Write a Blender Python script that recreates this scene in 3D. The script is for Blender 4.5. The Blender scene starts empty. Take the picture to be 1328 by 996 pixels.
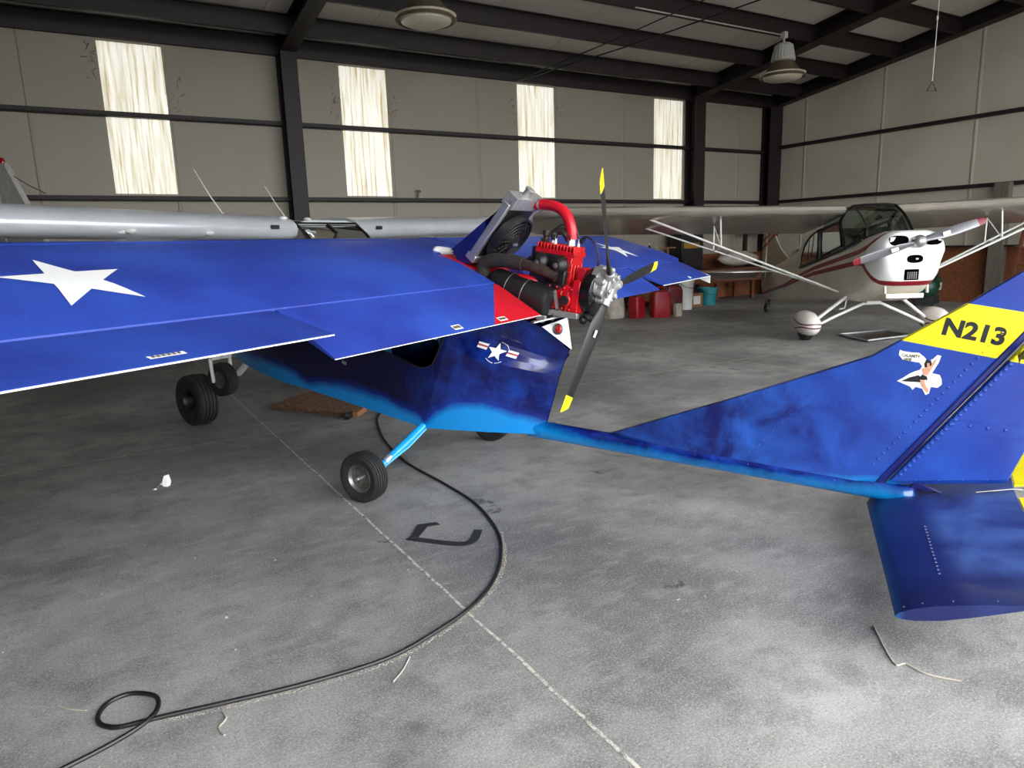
import bpy, bmesh, math, random
from math import sin, cos, pi, radians, sqrt, atan2
from mathutils import Vector, Matrix
from mathutils.bvhtree import BVHTree
from mathutils.geometry import tessellate_polygon
random.seed(7)
scene = bpy.context.scene
COL = scene.collection

# ------------------------------------------------------------------ camera, sky, exposure
cam_d = bpy.data.cameras.new('camera'); cam = bpy.data.objects.new('camera', cam_d); COL.objects.link(cam)
YAW, PITCH, ROLL, EYE = radians(30.837), radians(11.215), radians(-1.767), 1.6
F0 = Vector((sin(YAW), cos(YAW), 0)); R0 = Vector((cos(YAW), -sin(YAW), 0)); U0 = Vector((0, 0, 1))
F2 = F0 * cos(PITCH) - U0 * sin(PITCH); U2 = U0 * cos(PITCH) + F0 * sin(PITCH)
R3 = R0 * cos(ROLL) + U2 * sin(ROLL); U3 = U2 * cos(ROLL) - R0 * sin(ROLL)
M = Matrix.Identity(4)
for i in range(3):
    M[i][0], M[i][1], M[i][2] = R3[i], U3[i], -F2[i]
M[2][3] = EYE
cam.matrix_world = M
cam_d.sensor_width = 36.0; cam_d.lens = 908.4 * 36.0 / 1328.0
cam_d.clip_start = 0.02; cam_d.clip_end = 300
scene.camera = cam

world = bpy.data.worlds.new('sky'); scene.world = world; world.use_nodes = True
bg = world.node_tree.nodes['Background']
bg.inputs[0].default_value = (0.95, 0.98, 1.0, 1); bg.inputs[1].default_value = 9.0
SKYLIGHT = 0.62
vs = scene.view_settings
vs.view_transform = 'Standard'; vs.look = 'None'; vs.gamma = 1.0; vs.use_curve_mapping = False
vs.exposure = 0.0
scene.cycles.max_bounces = 10; scene.cycles.diffuse_bounces = 6; scene.cycles.glossy_bounces = 4
scene.cycles.transmission_bounces = 6; scene.cycles.transparent_max_bounces = 10
scene.cycles.caustics_reflective = False; scene.cycles.caustics_refractive = False

# ------------------------------------------------------------------ materials
def lin(c):
    c /= 255.0
    return c / 12.92 if c <= 0.04045 else ((c + 0.055) / 1.055) ** 2.4
def S(r, g, b): return (lin(r), lin(g), lin(b), 1)

class NT:
    def __init__(s, name):
        s.m = bpy.data.materials.new(name); s.m.use_nodes = True
        s.t = s.m.node_tree; s.b = s.t.nodes['Principled BSDF']
    def n(s, kind, **kw):
        o = s.t.nodes.new(kind)
        for k, v in kw.items(): setattr(o, k, v)
        return o
    def l(s, a, b): s.t.links.new(a, b)
    def coord(s): return s.n('ShaderNodeTexCoord').outputs['Object']
    def xyz(s):
        q = s.n('ShaderNodeSeparateXYZ'); s.l(s.coord(), q.inputs[0]); return q.outputs
    def val(s, sock, v):
        if isinstance(v, (int, float)): sock.default_value = v
        else: s.l(v, sock)
    def math(s, op, a, b=0.0, c=None, clamp=False):
        o = s.n('ShaderNodeMath', operation=op, use_clamp=clamp)
        s.val(o.inputs[0], a); s.val(o.inputs[1], b)
        if c is not None: s.val(o.inputs[2], c)
        return o.outputs[0]
    def noise(s, scale, detail=4, rough=0.55, stretch=None, dist=0.0):
        o = s.n('ShaderNodeTexNoise'); o.inputs['Scale'].default_value = scale
        o.inputs['Detail'].default_value = detail; o.inputs['Roughness'].default_value = rough
        o.inputs['Distortion'].default_value = dist
        c = s.coord()
        if stretch:
            mp = s.n('ShaderNodeMapping'); mp.inputs['Scale'].default_value = stretch; s.l(c, mp.inputs[0]); c = mp.outputs[0]
        s.l(c, o.inputs['Vector']); return o.outputs['Fac']
    def step(s, v, lo, hi):
        o = s.n('ShaderNodeMapRange', clamp=True)
        s.val(o.inputs[0], v); s.val(o.inputs[1], lo); s.val(o.inputs[2], hi)
        return o.outputs[0]
    def mix(s, f, a, b):
        o = s.n('ShaderNodeMix', data_type='RGBA')
        s.val(o.inputs[0], f)
        for k, v in ((6, a), (7, b)):
            if isinstance(v, tuple): o.inputs[k].default_value = v
            else: s.l(v, o.inputs[k])
        return o.outputs[2]
    def curve(s, v, pts):
        pts = sorted(pts); x0, x1 = pts[0][0], pts[-1][0]
        y0 = min(p[1] for p in pts); y1 = max(p[1] for p in pts); dy = max(y1 - y0, 1e-6)
        t = s.step(v, x0, x1)
        r = s.n('ShaderNodeValToRGB'); e = r.color_ramp.elements
        while len(e) < len(pts): e.new(0.5)
        for k, p in enumerate(pts):
            e[k].position = (p[0] - x0) / (x1 - x0); q = (p[1] - y0) / dy; e[k].color = (q, q, q, 1)
        s.l(t, r.inputs[0])
        sp = s.n('ShaderNodeSeparateColor'); s.l(r.outputs[0], sp.inputs[0])
        return s.math('MULTIPLY_ADD', sp.outputs[0], dy, y0)
    def col(s, c):
        if isinstance(c, tuple): s.b.inputs['Base Color'].default_value = c
        else: s.l(c, s.b.inputs['Base Color'])
    def props(s, rough=0.5, metal=0.0, coat=0.0, spec=None):
        s.val(s.b.inputs['Roughness'], rough); s.b.inputs['Metallic'].default_value = metal
        s.b.inputs['Coat Weight'].default_value = coat; s.b.inputs['Coat Roughness'].default_value = 0.08
        if spec is not None: s.b.inputs['Specular IOR Level'].default_value = spec
    def bump(s, h, strength=0.3, dist=0.01):
        o = s.n('ShaderNodeBump'); o.inputs['Strength'].default_value = strength; o.inputs['Distance'].default_value = dist
        s.l(h, o.inputs['Height']); s.l(o.outputs[0], s.b.inputs['Normal'])

def mat(name, c, rough=0.5, metal=0.0, var=0.12, scale=8.0, coat=0.0, bump=0.0, spec=None, stretch=None):
    k = NT(name)
    f = k.noise(scale, stretch=stretch)
    a = tuple(max(0, x * (1 - var)) for x in c[:3]) + (1,); b = tuple(min(1, x * (1 + var)) for x in c[:3]) + (1,)
    k.col(k.mix(k.step(f, 0.3, 0.7), a, b)); k.props(rough, metal, coat, spec)
    if bump: k.bump(f, bump, 0.01)
    return k.m

MT = {}
MT['steel'] = mat('red_oxide_steel', S(22, 9, 8), 0.6, 0, 0.25, 3)
MT['alu'] = mat('bare_aluminium', S(190, 192, 194), 0.38, 0.8, 0.12, 6)
MT['alu_cast'] = mat('cast_aluminium', S(176, 176, 174), 0.42, 0.65, 0.15, 30, bump=0.3)
MT['black'] = mat('black_plastic', S(22, 22, 23), 0.45, 0, 0.3, 12)
MT['black_gloss'] = mat('black_enamel', S(16, 16, 17), 0.25, 0, 0.3, 12)
MT['rubber'] = mat('tyre_rubber', S(36, 36, 36), 0.7, 0, 0.3, 25)
MT['rim'] = mat('wheel_rim', S(128, 124, 120), 0.35, 0.7, 0.3, 20)
MT['red'] = mat('red_paint', S(196, 18, 34), 0.38, 0, 0.12, 9)
MT['engred'] = mat('red_engine_enamel', S(190, 12, 18), 0.3, 0, 0.25, 25, coat=0.3)
MT['hose'] = mat('red_silicone_hose', S(205, 22, 42), 0.35, 0, 0.08, 9)
MT['yellow'] = mat('yellow_paint', S(240, 224, 20), 0.45, 0, 0.06, 9)
MT['white'] = mat('white_paint', S(226, 226, 222), 0.4, 0, 0.05, 9)
MT['decalwhite'] = mat('white_vinyl', S(236, 236, 236), 0.45, 0, 0.03, 6)
MT['decalred'] = mat('red_vinyl', S(170, 40, 44), 0.45, 0, 0.05, 6)
MT['decalblack'] = mat('black_vinyl', S(18, 20, 30), 0.4, 0, 0.1, 6)
MT['navy'] = mat('navy_enamel', S(16, 26, 92), 0.35, 0, 0.2, 5, coat=0.2)
MT['cyan'] = mat('cyan_enamel', S(30, 156, 222), 0.32, 0, 0.1, 6, coat=0.2)
MT['exhaust'] = mat('wrapped_exhaust', S(42, 38, 36), 0.8, 0, 0.35, 40, bump=0.6)
MT['brownmetal'] = mat('heat_stained_steel', S(84, 70, 62), 0.4, 0.7, 0.4, 20)
MT['skin'] = mat('tan_print', S(205, 150, 118), 0.5, 0, 0.08, 40)
MT['redlens'] = mat('red_lamp_lens', S(150, 8, 14), 0.15, 0, 0.1, 9)
MT['wood'] = mat('weathered_wood', S(128, 96, 72), 0.8, 0, 0.6, 16, stretch=(3, 1, 3))
MT['greywood'] = mat('grey_wood', S(96, 88, 80), 0.75, 0, 0.25, 6, stretch=(8, 8, 1))
MT['osb'] = mat('strand_board', S(116, 66, 36), 0.75, 0, 0.5, 22, stretch=(1, 2.5, 1))
MT['benchwood'] = mat('bench_wood', S(92, 50, 28), 0.65, 0, 0.3, 5, stretch=(1, 8, 8))
MT['cloth'] = mat('pale_cloth', S(168, 160, 148), 0.9, 0, 0.2, 6, bump=0.5)
MT['cream'] = mat('cream_paint', S(214, 206, 190), 0.35, 0, 0.06, 4, coat=0.2)
MT['silver'] = mat('silver_paint', S(206, 209, 214), 0.3, 0.3, 0.05, 3)
MT['greysilver'] = mat('aged_silver_paint', S(196, 188, 176), 0.27, 0.65, 0.1, 2.5)
MT['red_can'] = mat('red_can_plastic', S(138, 10, 26), 0.45, 0, 0.1, 6)
MT['green'] = mat('dark_green_enamel', S(18, 58, 44), 0.4, 0, 0.2, 6)
MT['teal'] = mat('teal_plastic', S(24, 128, 136), 0.5, 0, 0.1, 6)
MT['card'] = mat('cardboard', S(150, 104, 70), 0.85, 0, 0.15, 6)
MT['lampglass'] = mat('lamp_refractor', S(216, 208, 184), 0.3, 0, 0.1, 12)
MT['lampmetal'] = mat('lamp_housing', S(190, 188, 180), 0.45, 0.3, 0.1, 10)
MT['lampbrown'] = mat('lamp_collar', S(96, 84, 66), 0.5, 0.2, 0.15, 10)
MT['apron'] = mat('outdoor_concrete', S(128, 126, 122), 0.9, 0, 0.08, 0.5)
MT['void'] = mat('matt_black_opening', S(7, 7, 7), 1.0, 0, 0.1, 6, spec=0.0)
MT['propgrey'] = mat('grey_propeller', S(128, 128, 132), 0.4, 0.5, 0.1, 6)
MT['proptip'] = mat('maroon_tip_paint', S(120, 22, 40), 0.4, 0, 0.1, 6)
MT['screen'] = mat('dark_screen', S(20, 19, 18), 0.3, 0, 0.2, 4)

def glass(name, tint, alpha):
    k = NT(name)
    tr = k.n('ShaderNodeBsdfTransparent'); tr.inputs[0].default_value = tint
    gl = k.n('ShaderNodeBsdfGlossy'); gl.inputs[0].default_value = (0.9, 0.95, 0.95, 1); gl.inputs[1].default_value = 0.04
    fr = k.n('ShaderNodeFresnel'); fr.inputs[0].default_value = 1.45
    mx = k.n('ShaderNodeMixShader'); k.l(k.math('ADD', fr.outputs[0], alpha, clamp=True), mx.inputs[0])
    k.l(tr.outputs[0], mx.inputs[1]); k.l(gl.outputs[0], mx.inputs[2])
    k.l(mx.outputs[0], k.t.nodes['Material Output'].inputs[0])
    return k.m
MT['glass_clear'] = glass('clear_perspex', (0.82, 0.86, 0.86, 1), 0.03)
MT['glass_green'] = glass('green_tinted_perspex', (0.34, 0.44, 0.40, 1), 0.04)

# concrete floor: trowelled mottling, dusty saw joints, oil spots
OIL = ((1.99, 3.76, 0.06), (1.98, 3.60, 0.05), (1.26, 3.52, 0.035), (2.95, 3.79, 0.04), (2.2, 2.25, 0.045))
def floor_material():
    k = NT('hangar_concrete')
    x, y, _ = k.xyz()
    big = k.noise(0.55, 5, 0.6, dist=0.4); mid = k.noise(3.2, 6, 0.7); fine = k.noise(85, 3, 0.7); sw = k.noise(6, 5, 0.65, stretch=(0.8, 1.9, 1))
    c = k.mix(k.step(big, 0.36, 0.64), S(104, 103, 102), S(166, 164, 161))
    c = k.mix(k.math('MULTIPLY', k.step(mid, 0.46, 0.64), 0.55), c, S(84, 83, 83))
    c = k.mix(k.math('MULTIPLY', k.step(sw, 0.5, 0.72), 0.28), c, S(186, 184, 181))
    c = k.mix(k.math('MULTIPLY', k.step(fine, 0.52, 0.70), 0.42), c, S(190, 188, 184))
    c = k.mix(k.math('MULTIPLY', k.step(fine, 0.46, 0.32), 0.35), c, S(78, 78, 78))
    pit = k.noise(150, 2, 0.6)
    c = k.mix(k.math('MULTIPLY', k.step(pit, 0.56, 0.66), 0.4), c, S(206, 204, 200))
    c = k.mix(k.math('MULTIPLY', k.step(pit, 0.42, 0.34), 0.4), c, S(70, 70, 70))
    spot = k.noise(1.7, 3, 0.5, dist=0.8)
    c = k.mix(k.math('MULTIPLY', k.step(spot, 0.66, 0.74), 0.5), c, S(62, 62, 64))
    edge = k.math('MULTIPLY', k.math('SUBTRACT', k.noise(14, 5, 0.7, dist=0.6), 0.5), 0.34)
    for px, py, r in OIL:
        dd = k.math('SQRT', k.math('ADD', k.math('POWER', k.math('SUBTRACT', x, px), 2.0), k.math('POWER', k.math('SUBTRACT', y, py), 2.0)))
        c = k.mix(k.math('MULTIPLY', k.step(k.math('ADD', dd, edge), r, r - 0.03), 0.7), c, S(44, 44, 46))
    wob = k.math('MULTIPLY', k.math('SUBTRACT', k.noise(5, 3), 0.5), 0.02)
    crumb = k.noise(26, 3, 0.7)
    def line(v, pos, width):
        d = k.math('ABSOLUTE', k.math('SUBTRACT', k.math('ADD', v, wob), pos))
        return k.math('SUBTRACT', 1.0, k.step(d, width * 0.5, width))
    for v, pos in ((y, 6.38), (x, 1.27), (y, 0.3), (x, 7.3), (y, 12.4), (x, -4.8)):
        dark = line(v, pos, 0.007)
        c = k.mix(k.math('MULTIPLY', dark, 0.5), c, S(60, 58, 56))
        dust = k.math('MULTIPLY', line(v, pos + 0.006, 0.010), k.step(crumb, 0.40, 0.54))
        c = k.mix(k.math('MULTIPLY', dust, 0.75), c, S(222, 216, 202))
    k.col(c); k.props(k.math('MULTIPLY_ADD', big, 0.3, 0.4), 0, 0, 0.35)
    k.bump(k.math('ADD', fine, k.math('MULTIPLY', mid, 1.5)), 0.12, 0.01)
    return k.m
MT['floor'] = floor_material()

def wall_material(name, axis, period, off, gain=1.0):
    k = NT(name); q = k.xyz(); v = q[axis]
    n1 = k.noise(0.8, 4); n2 = k.noise(4, 4, stretch=(2.5, 2.5, 0.6))
    c = k.mix(k.step(n1, 0.3, 0.7), S(176, 168, 153), S(190, 182, 167))
    c = k.mix(k.math('MULTIPLY', k.step(n2, 0.55, 0.8), 0.16), c, S(140, 130, 112))
    fr = k.math('ABSOLUTE', k.math('SUBTRACT', k.math('FRACT', k.math('DIVIDE', k.math('SUBTRACT', v, off), period)), 0.5))
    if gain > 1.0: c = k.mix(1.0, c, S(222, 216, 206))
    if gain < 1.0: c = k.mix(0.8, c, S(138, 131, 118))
    seam = k.step(fr, 0.02, 0.008)
    k.col(c); k.props(0.5, 0, 0, 0.3)
    k.bump(k.math('ADD', k.math('MULTIPLY', seam, 1.2), k.math('MULTIPLY', n1, 2.0)), 0.5, 0.03)
    return k.m
MT['wall_x'] = wall_material('vinyl_darkened_for_door_light', 0, 2.03, 0.6, 0.8)  # same vinyl, colour darkened to offset the door light on the back wall
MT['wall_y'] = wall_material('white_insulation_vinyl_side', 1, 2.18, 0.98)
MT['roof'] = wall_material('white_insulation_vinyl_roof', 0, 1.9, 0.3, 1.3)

def skylight_material():
    k = NT('sunlit_fibreglass'); x, y, z = k.xyz()
    st = k.noise(7, 4, 0.6, stretch=(3.2, 1, 0.12)); gr = k.noise(30, 4, 0.7, stretch=(1, 1, 0.35)); bl = k.noise(2.2, 4, 0.6)
    rib = k.math('ABSOLUTE', k.math('SINE', k.math('MULTIPLY', x, 19.0)))
    c = k.mix(k.step(st, 0.46, 0.68), (1.0, 0.98, 0.88, 1), (0.50, 0.40, 0.19, 1))
    c = k.mix(k.math('MULTIPLY', k.step(gr, 0.56, 0.72), 0.55), c, (0.42, 0.36, 0.20, 1))
    c = k.mix(k.math('MULTIPLY', k.step(rib, 0.12, 0.0), 0.3), c, (0.5, 0.44, 0.26, 1))
    c = k.mix(k.math('MULTIPLY', k.step(bl, 0.5, 0.72), 0.35), c, (0.6, 0.52, 0.32, 1))
    k.col(c); k.props(0.5)
    k.l(c, k.b.inputs['Emission Color']); k.b.inputs['Emission Strength'].default_value = SKYLIGHT
    return k.m
MT['skylight'] = skylight_material()

# airbrushed paint of the blue airplane (its own local axes: x right, y forward, z up)
def fuselage_paint():
    k = NT('airbrushed_navy_over_cyan'); x, y, z = k.xyz()
    h = k.curve(y, [(-3.2, 0.245), (-2.9, 0.262), (-2.76, 0.262), (-2.37, 0.268), (-1.93, 0.284), (-1.69, 0.312), (-1.44, 0.325), (-1.235, 0.342),
                    (-1.0, 0.39), (-0.86, 0.43), (-0.70, 0.48), (-0.547, 0.522), (-0.435, 0.535), (-0.328, 0.520), (-0.211, 0.452), (-0.135, 0.385),
                    (-0.089, 0.435), (0.117, 0.495), (0.233, 0.532), (0.339, 0.551), (0.534, 0.589), (0.80, 0.60), (0.94, 0.585),
                    (1.025, 0.626), (1.19, 0.693), (1.56, 0.74), (2.2, 0.80)])
    nz = k.noise(9, 4, 0.6)
    d = k.math('ADD', k.math('SUBTRACT', z, h), k.math('MULTIPLY', k.math('SUBTRACT', nz, 0.5), 0.05))
    f = k.step(d, -0.014, 0.05)
    mott = k.noise(5.5, 5, 0.6, dist=0.3)
    nav = k.mix(k.step(mott, 0.42, 0.72), S(7, 15, 86), S(18, 58, 152))
    front = k.mix(k.step(y, -0.5, 0.1), nav, S(4, 6, 52))
    k.col(k.mix(f, S(12, 130, 204), k.mix(k.math('MULTIPLY', k.step(d, 0.10, 0.0), k.step(y, -1.1, -0.8)), front, S(10, 44, 142)))); k.props(0.24, 0, 0.5)
    k.bump(k.noise(3.0, 2), 0.08, 0.03)
    return k.m
MT['fuselage'] = fuselage_paint()

def wing_paint(name, diag=None):
    k = NT(name); x, y, z = k.xyz()
    n1 = k.noise(1.6, 5, 0.6, dist=0.3); n2 = k.noise(60, 2, 0.6)
    c = k.mix(k.step(n1, 0.35, 0.68), S(34, 50, 138), S(42, 76, 172))
    c = k.mix(k.math('MULTIPLY', k.step(n2, 0.70, 0.78), 0.25), c, S(120, 140, 220))
    if diag:
        ax = k.math('ABSOLUTE', x)
        lim = k.math('MULTIPLY_ADD', k.math('SUBTRACT', -0.716, y), 0.51 / 0.314, 0.27)
        c = k.mix(k.step(k.math('SUBTRACT', ax, lim), -0.002, 0.002), S(190, 18, 36), c)
    k.col(c); k.props(0.42, 0, 0.05)
    return k.m
MT['wing'] = wing_paint('royal_blue_fabric')
MT['flap'] = wing_paint('royal_blue_and_red_fabric', True)

def fin_paint():
    k = NT('mottled_blue_with_yellow_band'); x, y, z = k.xyz()
    n1 = k.noise(4.2, 6, 0.62, dist=0.5); n2 = k.noise(1.6, 3)
    c = k.mix(k.step(n1, 0.36, 0.66), S(9, 18, 90), S(36, 86, 178))
    c = k.mix(k.math('MULTIPLY', k.step(y, -2.2, -3.1), 0.75), c, k.mix(k.step(n2, 0.35, 0.65), S(20, 52, 150), S(34, 76, 172)))
    # darker airbrushed lower leading corner
    c = k.mix(k.math('MULTIPLY', k.step(y, -2.1, -1.35), 0.6), c, S(8, 15, 78))
    lo = k.math('MULTIPLY_ADD', k.math('ADD', y, 2.971), 0.178, 1.071)
    hi = k.math('MULTIPLY_ADD', k.math('ADD', y, 3.213), 0.169, 1.263)
    band = k.math('MULTIPLY', k.step(k.math('SUBTRACT', z, lo), -0.002, 0.002), k.step(k.math('SUBTRACT', hi, z), -0.002, 0.002))
    c = k.mix(band, c, S(240, 226, 24))
    # cyan along the foot where the fin meets the boom
    h = k.curve(y, [(-3.1, 0.29), (-2.9, 0.325), (-2.75, 0.32), (-2.6, 0.30), (-2.2, 0.29), (-1.3, 0.30)])
    nz = k.math('MULTIPLY', k.math('SUBTRACT', k.noise(9, 4), 0.5), 0.05)
    c = k.mix(k.step(k.math('SUBTRACT', k.math('ADD', z, nz), h), -0.01, 0.03), S(12, 130, 204), c)
    k.col(c); k.props(0.36, 0, 0.2)
    return k.m
MT['fin'] = fin_paint()

def stab_paint():
    k = NT('dark_mottled_blue'); x, y, z = k.xyz()
    n1 = k.noise(4.0, 5, 0.6, dist=0.5)
    c = k.mix(k.step(n1, 0.34, 0.6), S(26, 38, 100), S(62, 88, 150))
    le = k.math('MULTIPLY_ADD', k.math('ABSOLUTE', x), -0.15, -2.85)
    c = k.mix(k.math('MULTIPLY', k.step(k.math('SUBTRACT', y, le), -0.28, -0.2), 0.85), c, S(16, 24, 86))
    c = k.mix(k.math('MULTIPLY', k.step(k.math('ABSOLUTE', x), 0.9, 1.0), 0.8), c, S(16, 24, 82))
    c = k.mix(k.math('MULTIPLY', k.step(k.math('SUBTRACT', y, le), -0.03, 0.01), 0.6), c, S(16, 110, 190))
    k.col(c); k.props(0.36, 0, 0.2)
    return k.m
MT['stab'] = stab_paint()

def cream_stripes():
    k = NT('cream_with_maroon_stripes'); x, y, z = k.xyz()
    y = k.math('ADD', y, 0.03); y = k.math('ADD', k.math('DIVIDE', k.math('MINIMUM', y, 0.0), 1.1), k.math('DIVIDE', k.math('MAXIMUM', y, 0.0), 1.05))
    n1 = k.noise(2.5, 4)
    c = k.mix(k.step(n1, 0.3, 0.7), S(204, 196, 178), S(222, 216, 202))
    up = k.curve(y, [(-4.4, 0.36), (-2.45, 0.69), (-1.1, 1.05), (-0.05, 1.265), (0.4, 1.345), (0.62, 1.41), (0.80, 1.52), (0.9, 1.64)])
    lo = k.curve(y, [(-4.4, 0.34), (-2.45, 0.655), (-1.1, 0.96), (-0.05, 1.13), (0.35, 1.185), (0.52, 1.18), (0.64, 1.10), (0.78, 0.99), (0.9, 0.92), (1.1, 0.90)])
    w = k.curve(y, [(-4.4, 0.012), (-2.4, 0.02), (-0.5, 0.036), (1.2, 0.036)])
    a = k.step(k.math('SUBTRACT', k.math('ABSOLUTE', k.math('SUBTRACT', z, up)), w), 0.003, -0.003)
    b = k.step(k.math('SUBTRACT', k.math('ABSOLUTE', k.math('SUBTRACT', z, lo)), w), 0.003, -0.003)
    a = k.math('MULTIPLY', a, k.step(y, 0.92, 0.88))
    c = k.mix(k.math('MAXIMUM', a, b), c, S(128, 14, 30))
    # bright white nose bowl between the stripes
    bowl = k.math('MULTIPLY', k.step(y, 0.62, 0.66), k.step(k.math('SUBTRACT', z, lo), 0.0, 0.01))
    c = k.mix(k.math('MULTIPLY', bowl, k.math('SUBTRACT', 1.0, k.math('MAXIMUM', a, b))), c, S(232, 232, 230))
    k.col(c); k.props(0.33, 0, 0.25)
    return k.m
MT['stripes'] = cream_stripes()

def fin_stripes():
    k = NT('cream_fin_with_stripes'); x, y, z = k.xyz()
    c = S(176, 166, 144)
    t = k.math('MULTIPLY_ADD', y, -0.45, z)      # lines rising forward
    for p in (3.60, 3.45):
        m = k.step(k.math('ABSOLUTE', k.math('SUBTRACT', t, p)), 0.040, 0.036)
        c = k.mix(m, c, S(140, 26, 38))
    k.col(c); k.props(0.4)
    return k.m
MT['finstripes'] = fin_stripes()

def pant_stripes():
    k = NT('white_pant_with_pinstripes'); x, y, z = k.xyz()
    c = S(222, 214, 206)
    w = k.math('MULTIPLY', k.math('SINE', k.math('MULTIPLY', y, 7.0)), 0.03)
    for p in (0.20, 0.30):
        m = k.step(k.math('ABSOLUTE', k.math('SUBTRACT', k.math('ADD', z, w if p > 0.25 else k.math('MULTIPLY', w, -1.0)), p)), 0.012, 0.008)
        c = k.mix(m, c, S(78, 28, 34))
    k.col(c); k.props(0.35, 0, 0.2)
    return k.m
MT['pant'] = pant_stripes()

# ------------------------------------------------------------------ mesh helpers
class MB:
    def __init__(s): s.v = []; s.f = []
    def add(s, v, f):
        o = len(s.v); s.v += [tuple(p) for p in v]; s.f += [tuple(i + o for i in q) for q in f]; return s
    def box(s, c, d, rot=None):
        r = rot or Matrix.Identity(3); c = Vector(c)
        v = [c + r @ Vector((d[0] * a / 2, d[1] * b / 2, d[2] * e / 2)) for e in (-1, 1) for b in (-1, 1) for a in (-1, 1)]
        return s.add(v, [(0, 2, 3, 1), (4, 5, 7, 6), (0, 1, 5, 4), (2, 6, 7, 3), (0, 4, 6, 2), (1, 3, 7, 5)])
    def bar(s, a, b, w, h, up=(0, 0, 1)):
        a, b = Vector(a), Vector(b); d = (b - a); L = d.length; d.normalize(); u = Vector(up)
        if abs(d.dot(u)) > 0.98: u = Vector((1, 0, 0))
        x = d.cross(u).normalized(); z = x.cross(d)
        r = Matrix((x, d, z)).transposed()
        return s.box((a + b) / 2, (w, L, h), r)
    def loft(s, rings, close=True, caps=True, loop=False):
        o = len(s.v); n = len(rings[0])
        for r in rings: s.v += [tuple(p) for p in r]
        R = len(rings)
        for i in range(R if loop else R - 1):
            j = (i + 1) % R
            for k in range(n if close else n - 1):
                m = (k + 1) % n
                s.f.append((o + i * n + k, o + i * n + m, o + j * n + m, o + j * n + k))
        if caps and close and not loop:
            s.f.append(tuple(o + k for k in reversed(range(n)))); s.f.append(tuple(o + (R - 1) * n + k for k in range(n)))
        return s
    def tube(s, path, r, seg=10, caps=True, loop=False, flat=1.0):
        P = [Vector(p) for p in path]; n = len(P); rings = []
        rr = r if isinstance(r, (list, tuple)) else [r] * n
        pu = None
        for i in range(n):
            if loop: t = (P[(i + 1) % n] - P[i - 1])
            else: t = P[min(i + 1, n - 1)] - P[max(i - 1, 0)]
            t.normalize()
            if pu is None:
                u = Vector((0, 0, 1)) if abs(t.z) < 0.9 else Vector((1, 0, 0))
            else: u = pu
            x = t.cross(u).normalized(); u = x.cross(t).normalized(); pu = u
            rings.append([P[i] + x * (cos(2 * pi * k / seg) * rr[i]) + u * (sin(2 * pi * k / seg) * rr[i] * flat) for k in range(seg)])
        return s.loft(rings, True, caps, loop)
    def lathe(s, prof, o, axis, seg=28, caps=True, ph=0.0):
        o = Vector(o); a = Vector(axis).normalized()
        u = Vector((0, 0, 1)) if abs(a.z) < 0.9 else Vector((1, 0, 0))
        x = a.cross(u).normalized(); u = x.cross(a)
        rings = [[o + a * h + (x * cos(2 * pi * k / seg + ph) + u * sin(2 * pi * k / seg + ph)) * max(r, 1e-4) for k in range(seg)] for r, h in prof]
        return s.loft(rings, True, caps)
    def prism(s, poly, d):
        d = Vector(d); P = [Vector(p) for p in poly]; n = len(P); o = len(s.v)
        s.v += [tuple(p) for p in P] + [tuple(p + d) for p in P]
        for t in tessellate_polygon([P]):
            s.f.append((o + t[0], o + t[1], o + t[2])); s.f.append((o + n + t[2], o + n + t[1], o + n + t[0]))
        for k in range(n):
            m = (k + 1) % n; s.f.append((o + k, o + m, o + n + m, o + n + k))
        return s
    def sheet(s, outer, holes=()):
        loops = [[Vector(p) for p in outer]] + [[Vector(p) for p in h] for h in holes]
        flat = [p for l in loops for p in l]; o = len(s.v); s.v += [tuple(p) for p in flat]
        s.f += [(o + t[0], o + t[1], o + t[2]) for t in tessellate_polygon(loops)]
        return s
    def dome(s, c, n, r, h=0.5):
        return s.lathe([(r, 0), (r * 0.75, r * h * 0.7), (0.0, r * h)], c, n, 6, False)
    def ball(s, c, r, seg=14, sc=(1, 1, 1)):
        c = Vector(c); m = 8
        rings = [[c + Vector((cos(2 * pi * k / seg) * sin(pi * i / m) * r * sc[0], sin(2 * pi * k / seg) * sin(pi * i / m) * r * sc[1], -cos(pi * i / m) * r * sc[2])) for k in range(seg)] for i in range(m + 1)]
        return s.loft(rings, True, True)
    def mirror(s):
        o = len(s.v); n = len(s.v); s.v += [(-x, y, z) for x, y, z in s.v]
        s.f += [tuple(o + i for i in reversed(q)) for q in list(s.f)]
        return s
    def build(s, name, m, parent=None, ang=35, bevel=0.0, fix=True, sub=0):
        me = bpy.data.meshes.new(name); me.from_pydata(s.v, [], s.f); me.update()
        bm = bmesh.new(); bm.from_mesh(me)
        bmesh.ops.remove_doubles(bm, verts=bm.verts, dist=1e-5)
        if fix: bmesh.ops.recalc_face_normals(bm, faces=bm.faces)
        bm.to_mesh(me); bm.free()
        me.materials.append(m)
        me.shade_smooth(); me.set_sharp_from_angle(angle=radians(ang))
        o = bpy.data.objects.new(name, me); COL.objects.link(o)
        if parent is not None: o.parent = parent
        if bevel:
            b = o.modifiers.new('edge', 'BEVEL'); b.width = bevel; b.segments = 2; b.limit_method = 'ANGLE'; b.angle_limit = radians(40)
            b.harden_normals = False
        if sub:
            q = o.modifiers.new('smooth', 'SUBSURF'); q.levels = sub; q.render_levels = sub
        return o

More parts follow.
